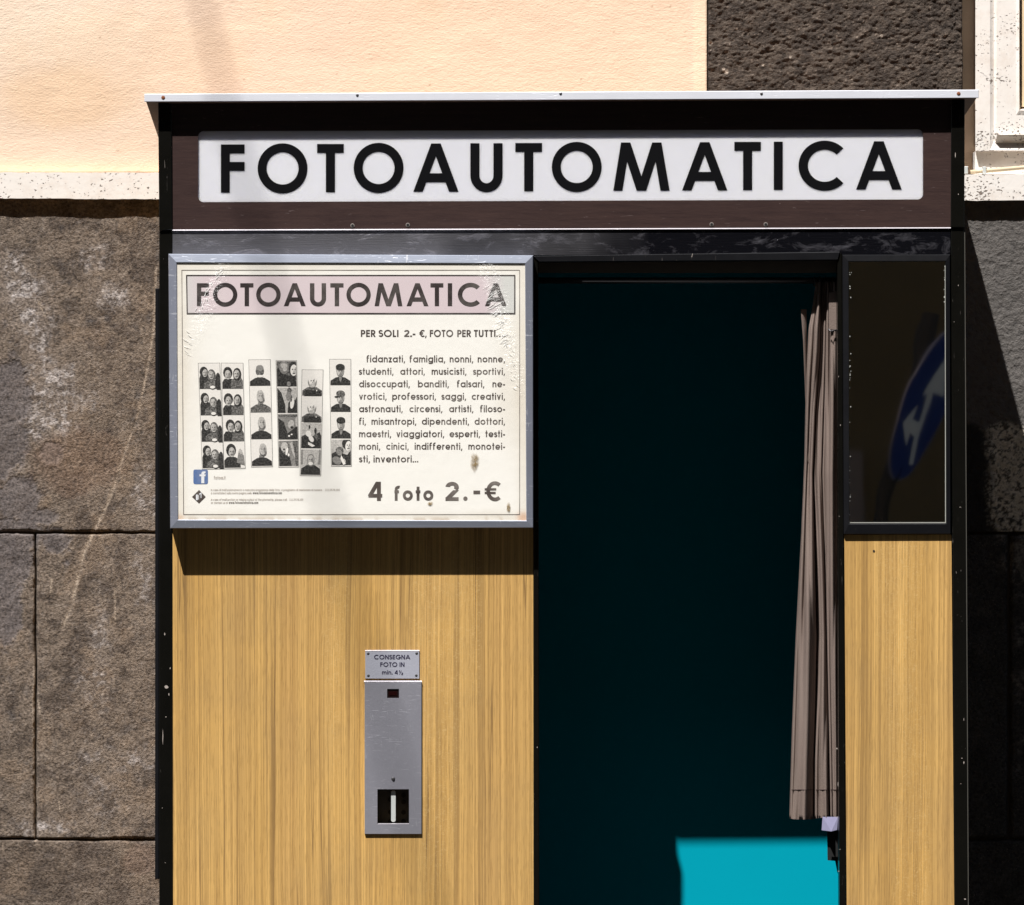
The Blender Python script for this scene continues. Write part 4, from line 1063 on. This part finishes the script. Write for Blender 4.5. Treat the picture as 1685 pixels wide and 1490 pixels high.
for k in range(4):
    a, b = .24+jit(), .33+jit(); c_, d_ = .60+jit(.03), .45+.05*(k == 1)+jit()
    rs1.append([('b', 4), body(.22, .42, .34, 0), body(.62, .62, .42, 1), ('e', a, b, .20, .22, 0), ('e', c_+.02, d_+.04, .20, .26, 1)]+face(a+.05, b+.04, .78, 3, .2)+face(c_, d_+.02, .85, 3, -.2)+[('e', .9, .75, .14, .4, 0), ('e', .62, .93, .12, .06, 4), ('e', .5, .85, .06, .05, 2)])
    if k < 3: rs2.append([('b', 4), body(.30, .58, .42, 0), body(.75, .52, .34, 1), ('e', .28+.06*(k == 2), .36, .22, .24, 0), ('e', .72, .42, .20, .26, 0)]+face(.28+.08*(k == 2), .44, .95, 3)+face(.69, .42, .9, 3, .15))
    else: rs2.append([('b', 4), body(.35, .55, .45, 0), ('e', .35, .30, .24, .26, 0)]+face(.38, .38, 1.0, 3)+[('e', .75, .35, .05, .12, 3, .4), ('e', .85, .38, .05, .10, 3, -.3), ('p', 2, [(.6, .8), (.7, .4), (.95, .5), (1, .9)])])
    rs3.append([('b', 4), ('e', .5+.0*k, .66, .13, .14, 2), body(.5, .66, .50, 0 if k != 1 else 1)]+([('e', .5, .42, .20, .22, 1), ('e', .5, .30, .18, .12, 2), ('e', .5, .62, .17, .05, 4)] if k == 0 else [('e', .47+.03*k, .38, .19, .26, 3), ('e', .52+.02*k, .50, .16, .14, 1)]+face(.50+.02*k, .37, 1.0, 3)[:4]+[('e', .52+.02*k, .475, .06, .022, 3), ('e', .47+.03*k, .19, .13, .07, 3)]))
    rs6.append([('b', 4), body(.5, .66, .50, 0), ('p', 2, [(.42, .62), (.58, .62), (.55, .80), (.5, .86), (.45, .80)]), ('e', .5, .44, .19, .25, 2)]+face(.5, .46, 1.05, 3)+[('e', .5, .28, .22, .13, 0 if k != 1 else 1), ('e', .5 if k != 1 else .30, .34 if k != 1 else .40, .22 if k != 1 else .1, .03, 0), ('e', .5, .60, .10, .04, 2)] if k < 3 else
               [('b', 3), ('p', 0, [(0, .55), (.25, .45), (.8, .6), (1, .4), (1, 1), (0, 1)]), ('e', .78, .16, .24, .22, 0)]+face(.86, .24, 1.0, 4, .3)+[('e', .42, .42, .2, .14, 1), ('e', .40, .50, .16, .12, 2, .4), ('e', .28, .82, .24, .16, 2, .3), ('e', .62, .85, .1, .1, 3), ('p', 4, [(.5, .6), (.72, .95), (.6, 1), (.45, .75)])])
    rs5.append([('b', 4), body(.5, .64, .5, 1), ('e', .5, .45, .22, .26, 2), ('e', .5, .36, .20, .18, 4)]+face(.5, .44, 1.05, 4)+[('e', .5, .60, .14, .08, 3), ('p', 0, [(.1, 1), (.15, .78), (.9, .78), (.95, 1)]), ('e', .72, .80, .025, .03, 4)] if k in (0, 1) else
               ([('b', 3), ('p', 0, [(0, .55), (.2, .45), (.5, .55), (.9, .35), (1, .5), (1, 1), (0, 1)]), ('e', .36, .42, .14, .12, 4, .4), ('e', .5, .62, .16, .10, 4, .8), ('p', 4, [(.35, .75), (.5, .8), (.7, .9), (.55, .95), (.35, .85)]), ('e', .7, .3, .06, .12, 0), ('e', .4, .15, .04, .08, 0), ('p', 1, [(.6, .5), (.75, .4), (.9, .6), (.8, .7)])] if k == 2 else
               [('b', 3), ('p', 2, [(0, 0), (.1, 0), (.12, .6), (0, .6)]), ('p', 2, [(.9, 0), (1, 0), (1, .6), (.86, .6)]), body(.5, .60, .48, 0), ('e', .5, .42, .19, .26, 2)]+face(.5, .42, 1.0, 3)+[('e', .5, .56, .12, .07, 4)]))
rs4 = [
 [('b', 1), ('p', 0, [(0, .3), (.3, .2), (.5, .6), (.9, .55), (1, 1), (0, 1)]), ('e', .38, .25, .24, .26, 2), ('e', .38, .18, .17, .10, 3), ('e', .84, .32, .22, .28, 0)]+face(.86, .36, 1.15, 4, .1)+[('e', .42, .33, .10, .08, 3), ('e', .6, .9, .1, .1, 2)],
 [('b', 3), ('p', 0, [(0, 0), (.22, .2), (.4, .7), (.4, 1), (0, 1)]), ('p', 0, [(.55, .6), (.9, .3), (1, .4), (1, 1), (.5, 1)]), ('e', .62, .12, .12, .12, 1), ('e', .58, .34, .14, .18, 2, .3), ('e', .82, .30, .12, .2, 3, -.3), ('e', .74, .62, .10, .22, 4, .2), ('e', .70, .42, .05, .14, 1)],
 [('b', 2), ('p', 1, [(0, 0), (1, 0), (1, .12), (0, .10)]), ('p', 0, [(0, .15), (.3, .3), (.5, .8), (.5, 1), (0, 1)]), ('p', 0, [(.5, .75), (.9, .5), (1, .5), (1, 1), (.4, 1)]), ('e', .62, .36, .19, .22, 2), ('e', .66, .40, .15, .18, 3, .4), ('e', .70, .52, .08, .05, 0), ('e', .55, .86, .05, .04, 4), ('e', .68, .80, .05, .03, 4), ('e', .95, .3, .08, .2, 3)],
 [('b', 2), ('p', 0, [(0, .25), (.25, .3), (.55, .6), (.65, 1), (0, 1)]), ('p', 1, [(.72, 0), (1, 0), (1, 1), (.86, 1)]), ('p', 3, [(.58, .1), (.70, .05), (.85, .7), (.74, .6)]), ('e', .34, .28, .22, .26, 1), ('e', .30, .24, .17, .2, 3, .4), ('e', .42, .42, .06, .16, 4, .3), ('e', .5, .56, .05, .06, 4), ('e', .28, .34, .05, .04, 0)],
]
strip_obj(((326.5, 598.4), (361.4, 598.2), (368, 771.6), (333.2, 772.2)), rs1)
strip_obj(((364.6, 598.2), (399.6, 598.4), (403.3, 771), (368.9, 771.6)), rs2)
strip_obj(((409.7, 592.8), (444.6, 592.6), (448.4, 768), (414, 768.6)), rs3)
strip_obj(((454.4, 594), (487.8, 594), (491.6, 768.4), (459, 768.8)), rs4)
strip_obj(((497.4, 609.2), (531.4, 609.4), (527.6, 783), (494, 782.6)), rs5)
strip_obj(((542.4, 592), (577, 592), (578, 767.2), (545.6, 767)), rs6)

# plastic film over the poster, wrinkled at the corners
nx, ny = 140, 100
xs = np.linspace(289, 868, nx); ys = np.linspace(431, 859, ny); X, Y = np.meshgrid(xs, ys)
n1 = fbm(X, Y, 40, 4, 2)
dl = np.abs(X-(372-(Y-432)*.42))
ml = np.exp(-(dl/16)**2)*(1-sstep(515, 620, Y))
mr = np.exp(-((X-(800+(Y-432)*.28))/17)**2)*(1-sstep(560, 700, Y))
ms = (1-sstep(0, 30, X-292))*.45*sstep(470, 540, Y)*(1-sstep(640, 760, Y))
mk = np.clip((np.maximum(np.maximum(ml*.45, mr*.7), ms*.3))*(.3+1.0*n1), 0, 1)
hz = .0007*mk*fbm(X, Y*2, 9, 3, 3)
vs = [(P(X[j, i], Y[j, i], CF+.0012).x, CF+.0012-hz[j, i], P(X[j, i], Y[j, i], CF+.0012).z) for j in range(ny) for i in range(nx)]
fs = [(j*nx+i, (j+1)*nx+i, (j+1)*nx+i+1, j*nx+i+1) for j in range(ny-1) for i in range(nx-1)]
film = link('plastic_film', vs, fs, M['film'], case, True)
mm = mk.reshape(-1, 1); colour(film, np.concatenate([mm, mm, mm, np.ones_like(mm)], -1))

cr = MB(); rs = random.Random(21)
def sliver(x, y, ln, ang, wd, bend=0):
    c_, s_ = math.cos(ang), math.sin(ang); n = 5; up = []; dn = []
    for i in range(n+1):
        t = i/n; h_ = wd*math.sin(PI*min(.97, max(.03, t))); xx = x+c_*ln*(t-.5)-s_*bend*math.sin(PI*t); yy = y+s_*ln*(t-.5)+c_*bend*math.sin(PI*t)
        up.append((xx+s_*h_, yy-c_*h_)); dn.append((xx-s_*h_, yy+c_*h_))
    for i in range(n): cr.flat([up[i], up[i+1], dn[i+1], dn[i]], PD-.0013)
for i in range(26):
    t = i/25; sliver(803+26*t+rs.uniform(-5, 8), 470+100*t+rs.uniform(-4, 4), rs.uniform(8, 20), -.55+rs.uniform(-.15, .15), rs.uniform(.35, .75), rs.uniform(-1.5, 1.5))
for i in range(14):
    sliver(838+rs.uniform(-6, 9)+i*.6, 560+i*6+rs.uniform(-3, 3), rs.uniform(5, 12), .9+rs.uniform(-.4, .4), rs.uniform(.3, .6), 1)
for i in range(22):
    t = i/21; sliver(362-38*t+rs.uniform(-4, 9), 442+70*t+rs.uniform(-3, 3), rs.uniform(5, 12), -1.05+rs.uniform(-.35, .35), rs.uniform(.3, .7), rs.uniform(-1, 1))
for i in range(7):
    sliver(300+rs.uniform(-2, 14), 545+i*6+rs.uniform(-3, 3), rs.uniform(8, 18), .5+rs.uniform(-.2, .2), rs.uniform(.3, .55), 1)
o = part(cr, 'crease', plain('milky_film_crease', (.86, .85, .82), .4), film); o['kind'] = 'stuff'
# ------------------------------------------------------------------ curtain drawn to the right of the doorway
cur = empty('curtain', P(1350, 475, .05))
tag(cur, 'mauve brown cloth curtain gathered against the right side of the booth doorway', 'curtain')
def lerp_tab(y, tab):
    return np.interp(y, [t[0] for t in tab], [t[1] for t in tab])
nu, nv = 150, 150
ys = np.linspace(464, 1347, nv)
gl_ = [(464, 1343), (500, 1338), (540, 1331), (620, 1327), (760, 1324), (900, 1318), (1050, 1310), (1200, 1304), (1347, 1299.5)]
g1_ = [(464, 1353), (580, 1349.5), (680, 1342), (780, 1338), (900, 1341), (1050, 1345), (1150, 1343), (1250, 1340), (1347, 1340)]
g2_ = [(464, 1360), (650, 1357), (780, 1353), (900, 1357), (1050, 1361), (1200, 1364), (1347, 1366)]
gr_ = [(464, 1378), (1347, 1377.5)]
ge_ = [(464, 1392), (1347, 1392)]
verts = []; faces = []
for j, y in enumerate(ys):
    kn = [float(lerp_tab(y, t)) for t in (gl_, g1_, g2_, gr_, ge_)]
    wob = 2.0*math.sin(y/120)+1.2*math.sin(y/37)
    for i in range(nu):
        u = i/(nu-1)*4; k = min(3, int(u)); t = u-k
        # x grows slowly near a gap so the cloth turns in steeply there
        tt = t + .10*math.sin(2*PI*t)*-1
        x = kn[k]*(1-tt)+kn[k+1]*tt
        wdt = kn[k+1]-kn[k]
        gw = (.03, .10, .07, .03)[k]; ge2 = (.10, .07, .05, .03)[k]; tb = (t-gw)/(1-gw-ge2); bulge = (math.sin(PI*tb))**.45 if 0 < tb < 1 else -.25
        sub = (.20*math.sin(2*PI*(t*2+.18*math.sin(y/150+k)))+.09*math.sin(2*PI*(t*4.3+.3*math.sin(y/110+2*k))))*math.sin(PI*t)**.6
        dep = .074 - (.017+.00095*min(wdt, 30))*(bulge+sub) + .006*[0, 1, .2, 1.2][k] + .0012*math.sin(y/55+k*2)
        verts.append(P(x+.25*wob*math.sin(PI*t)*.4, y + (1.8*math.sin(u*2.6) if j == nv-1 else 0), dep))
for j in range(nv-1):
    for i in range(nu-1): faces.append((j*nu+i, (j+1)*nu+i, (j+1)*nu+i+1, j*nu+i+1))
cl = link('cloth', verts, faces, M['cloth'], cur, True)
md = cl.modifiers.new('thick', 'SOLIDIFY'); md.thickness = .0012; md.offset = 1
# hem band: a slightly proud doubled strip along the lower edge with its stitch line
jh = int((1301-464)/(1347-464)*(nv-1))
def band(j0, j1, off, mat, name):
    vs = []; fs = []
    for j in range(j0, j1+1):
        for i in range(nu):
            v = verts[j*nu+i]; vs.append(Vector((v.x, v.y-off, v.z)))
    n = j1-j0
    for j in range(n):
        for i in range(nu-1): fs.append((j*nu+i, (j+1)*nu+i, (j+1)*nu+i+1, j*nu+i+1))
    return link(name, vs, fs, mat, cur, True)
band(jh, nv-1, .0022, M['cloth'], 'hem')
# puckered side seam and loose upper flap
verts2 = []; faces2 = []
N = 120
for j in range(N):
    y = 800+(1345-800)*j/(N-1); xl_ = float(lerp_tab(y, gl_)); pk = .9*abs(math.sin(y/9.0))
    for i in range(5):
        t = i/4; verts2.append(P(xl_-.5+5.5*t*(y-780)/560, y, .060-.006*math.sin(PI*t)-.0035*pk*math.sin(PI*t)+.004*t))
for j in range(N-1):
    for i in range(4): faces2.append((j*5+i, (j+1)*5+i, (j+1)*5+i+1, j*5+i+1))
link('side_seam', verts2, faces2, M['cloth'], cur, True)
verts2 = []; faces2 = []; N = 30
for j in range(N):
    y = 509+(760-509)*j/(N-1); t0 = j/(N-1)
    xa_ = float(np.interp(y, [509, 560, 640, 760], [1317.5, 1321.5, 1324.5, 1329])); xb_ = float(np.interp(y, [509, 560, 640, 760], [1327.5, 1327, 1328.5, 1333]))
    for i in range(5):
        t = i/4; verts2.append(P(xa_+(xb_-xa_)*t, y, .044+.010*t*t))
for j in range(N-1):
    for i in range(4): faces2.append((j*5+i, (j+1)*5+i, (j+1)*5+i+1, j*5+i+1))
link('flap', verts2, faces2, M['cloth'], cur, True)
g = MB(); x0h = 1299.5
def stitch(y, d):
    vs = []
    j = int((y-464)/(1347-464)*(nv-1))
    mb = MB(); pts = [verts[j*nu+i] for i in range(0, int(nu*.80), 2)]
    mb.tube([(v.x, v.y-d, v.z) for v in pts], .0008, 5); return mb
st = stitch(1301, .0030).build('stitching', M['seam'], cur, True)
g = MB(); g.add([P(1353.5, 1344.5, .031), P(1379, 1344.5, .031), P(1377.5, 1366, .031), P(1368, 1368.5, .028), P(1352, 1366.5, .032)], [(0,4,3,1), (1,3,2)]); g.build('tag', M['lav'], cur, fixn=False)
g = MB(); g.quadprism([(1361, 1360), (1384, 1360), (1384, 1418), (1362, 1416)], .070, .073); g.quadprism([(1374, 1416), (1384, 1418), (1384, 1448), (1378, 1436)], .0705, .073); g.build('tie_strap', M['hole'], cur)
# rings on the rod and the hook near the jamb
for px in (1340, 1349, 1358, 1371):
    g = MB(); c0 = P(px, 462, .062); g.tube([(c0.x+.0012*math.sin(a*2), c0.y+.009*math.cos(a), c0.z-.002+.009*math.sin(a)) for a in [2*PI*k/16 for k in range(17)]], .0011, 6, False); g.build('curtain_ring', M['screw'], cur, True)
g = MB(); c0 = P(1368, 543, .03); g.tube([(c0.x-.006, c0.y, c0.z+.002), (c0.x-.002, c0.y-.003, c0.z-.003), (c0.x+.005, c0.y-.002, c0.z-.001), (c0.x+.012, c0.y+.004, c0.z)], .0012, 6); g.build('hook', M['screw'], cur, True)
g = MB(); g.quadprism([(1364, 482), (1378, 478), (1378, 543), (1364, 543)], .034, .036, .0006); g.build('pull_tab', M['cloth'], cur)

# ------------------------------------------------------------------ street sign seen in the mirror
MS = 4.0
def PM(px, py, m): k = (D0+m)/D0/K; return Vector(((px-CX)*k, -m, ZC+(CY-py)*k))
sc0 = PM(1519, 673, MS)
sg = empty('road_sign', (sc0.x+.03, sc0.y-.02, -.12))
tag(sg, 'round blue road sign with white arrows on a pole, reflected in the dark mirror', 'road sign')
Mj = Vector((.358, 0, .934)); Mn = Vector((.934, 0, -.358))
ca = math.radians(69)
nrm = (Mn*math.sin(ca)+Vector((0, 1, 0))*math.cos(ca)).normalized()
Mi = Mj.cross(nrm).normalized()
if Mi.dot(Mn) < 0: Mi = -Mi
kk = (D0+MS)/D0/K; RS = 127*kk
def sgn_pt(cx_, cy_, off):
    """photo point (in the mirror) mapped onto the disc"""
    dx = (cx_-1519)*kk; dz = -(cy_-673)*kk
    a = dx*Mj.x+dz*Mj.z; b = (dx*Mn.x+dz*Mn.z)/math.cos(ca)
    return sc0+Mj*a+Mi*b+nrm*off
def sdisc(r, o0, o1, mat, name):
    n = 48; g = MB()
    f_ = [sc0+(Mj*math.cos(2*PI*k/n)+Mi*math.sin(2*PI*k/n))*r+nrm*o0 for k in range(n)]; b_ = [v+nrm*(o1-o0) for v in f_]
    g.add(f_+b_, [tuple(range(n)), tuple(range(n, 2*n))]+[(k, (k+1) % n, n+(k+1) % n, n+k) for k in range(n)])
    return g.build(name, mat, sg)
sdisc(RS, -.004, .0, plain('sign_back_rim', (.10, .10, .14), .5), 'plate')
sdisc(RS*.965, .0005, .0012, plain('blue_sign_face', (.006, .020, .11), .5), 'plate')
def c6(x, y): return (1270+x/3.104, 420+y/3.104)
arrow1 = [c6(708, 1068), c6(738, 1068), c6(770, 900), c6(822, 690), c6(870, 655), c6(930, 520), c6(775, 640)][:0]
A1 = [[(706, 1068), (740, 1068), (800, 800), (832, 690), (800, 690), (762, 850)], [(772, 700), (868, 560), (935, 470), (905, 700), (832, 690)],
      [(640, 850), (745, 745), (712, 830), (762, 850), (745, 930), (705, 905), (682, 975)]]
for pl in A1:
    g = MB(); vs = [sgn_pt(*c6(x, y), .0022) for x, y in pl]
    tri = tessellate_polygon([[Vector((x, y, 0)) for x, y in pl]]); g.add(vs, [t for t in tri]); g.build('arrow', plain('white_sign_arrow', (.42, .42, .40), .6), sg)
g = MB(); pp = sc0-nrm*.035
g.tube([(pp.x-.11, pp.y, -.12), (pp.x-.10, pp.y, sc0.z-.45), (pp.x-.06, pp.y, sc0.z-.2), (pp.x, pp.y, sc0.z), (pp.x+.05, pp.y, sc0.z+.25)], .022, 14)
g.build('pole', plain('dark_grey_pole', (.012, .012, .012), .7, spec=.1), sg, True)

# ------------------------------------------------------------------ opposite building, seen only as reflections and sky cover
ob = empty('opposite_building', (0, -14.6, 0))
tag(ob, 'ochre building across the street with dark doorway, seen dimly in the mirror', 'building')
m_och = plain('ochre_plaster', (.064, .048, .026), .95, 0, .12, 3, spec=.05)
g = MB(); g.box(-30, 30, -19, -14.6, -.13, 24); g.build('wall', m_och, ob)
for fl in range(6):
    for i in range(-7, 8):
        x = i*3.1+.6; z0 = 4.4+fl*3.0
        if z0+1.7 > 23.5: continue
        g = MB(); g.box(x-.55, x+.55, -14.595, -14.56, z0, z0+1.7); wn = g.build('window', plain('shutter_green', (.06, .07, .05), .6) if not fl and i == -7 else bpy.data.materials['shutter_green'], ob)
        g = MB(); g.box(x-.68, x+.68, -14.59, -14.5, z0-.12, z0-.005); g.build('sill', M['trav'], wn)
g = MB(); g.box(-30, 30, -14.59, -14.45, 3.7, 3.9); g.build('cornice', M['trav'], ob)
a = PM(1380, 741, 14.5); b = PM(1457, 741, 14.5)
g = MB(); g.box(a.x-.9, b.x-.1, -14.59, -14.54, -.003, a.z); g.build('door', plain('dark_shutter_door', (.05, .035, .03), .5), ob)
g = MB(); g.box(-5.5, -2.8, -14.59, -14.54, -.003, 2.6); g.build('door', plain('brown_door', (.09, .05, .035), .5), ob)

# overhead cable across the street; its soft shadow crosses the plaster, the poster and the teak
t_ = 3.6; p0 = P(352, 75, WD); q0 = Vector((p0.x-.53*t_, 0, p0.z+2.06*t_))
g = MB(); pth = []
for k in range(25):
    y = WD-(WD+14.6)*k/24; pth.append((q0.x, y, q0.z+.02*math.sin(k)))
g.tube(pth, .0072, 8)
oc = g.build('overhead_cable', plain('black_cable_sheath', (.02, .02, .02), .6), None, True)
tag(oc, 'dark cable strung high across the street, casting a soft diagonal streak of shade', 'cable')
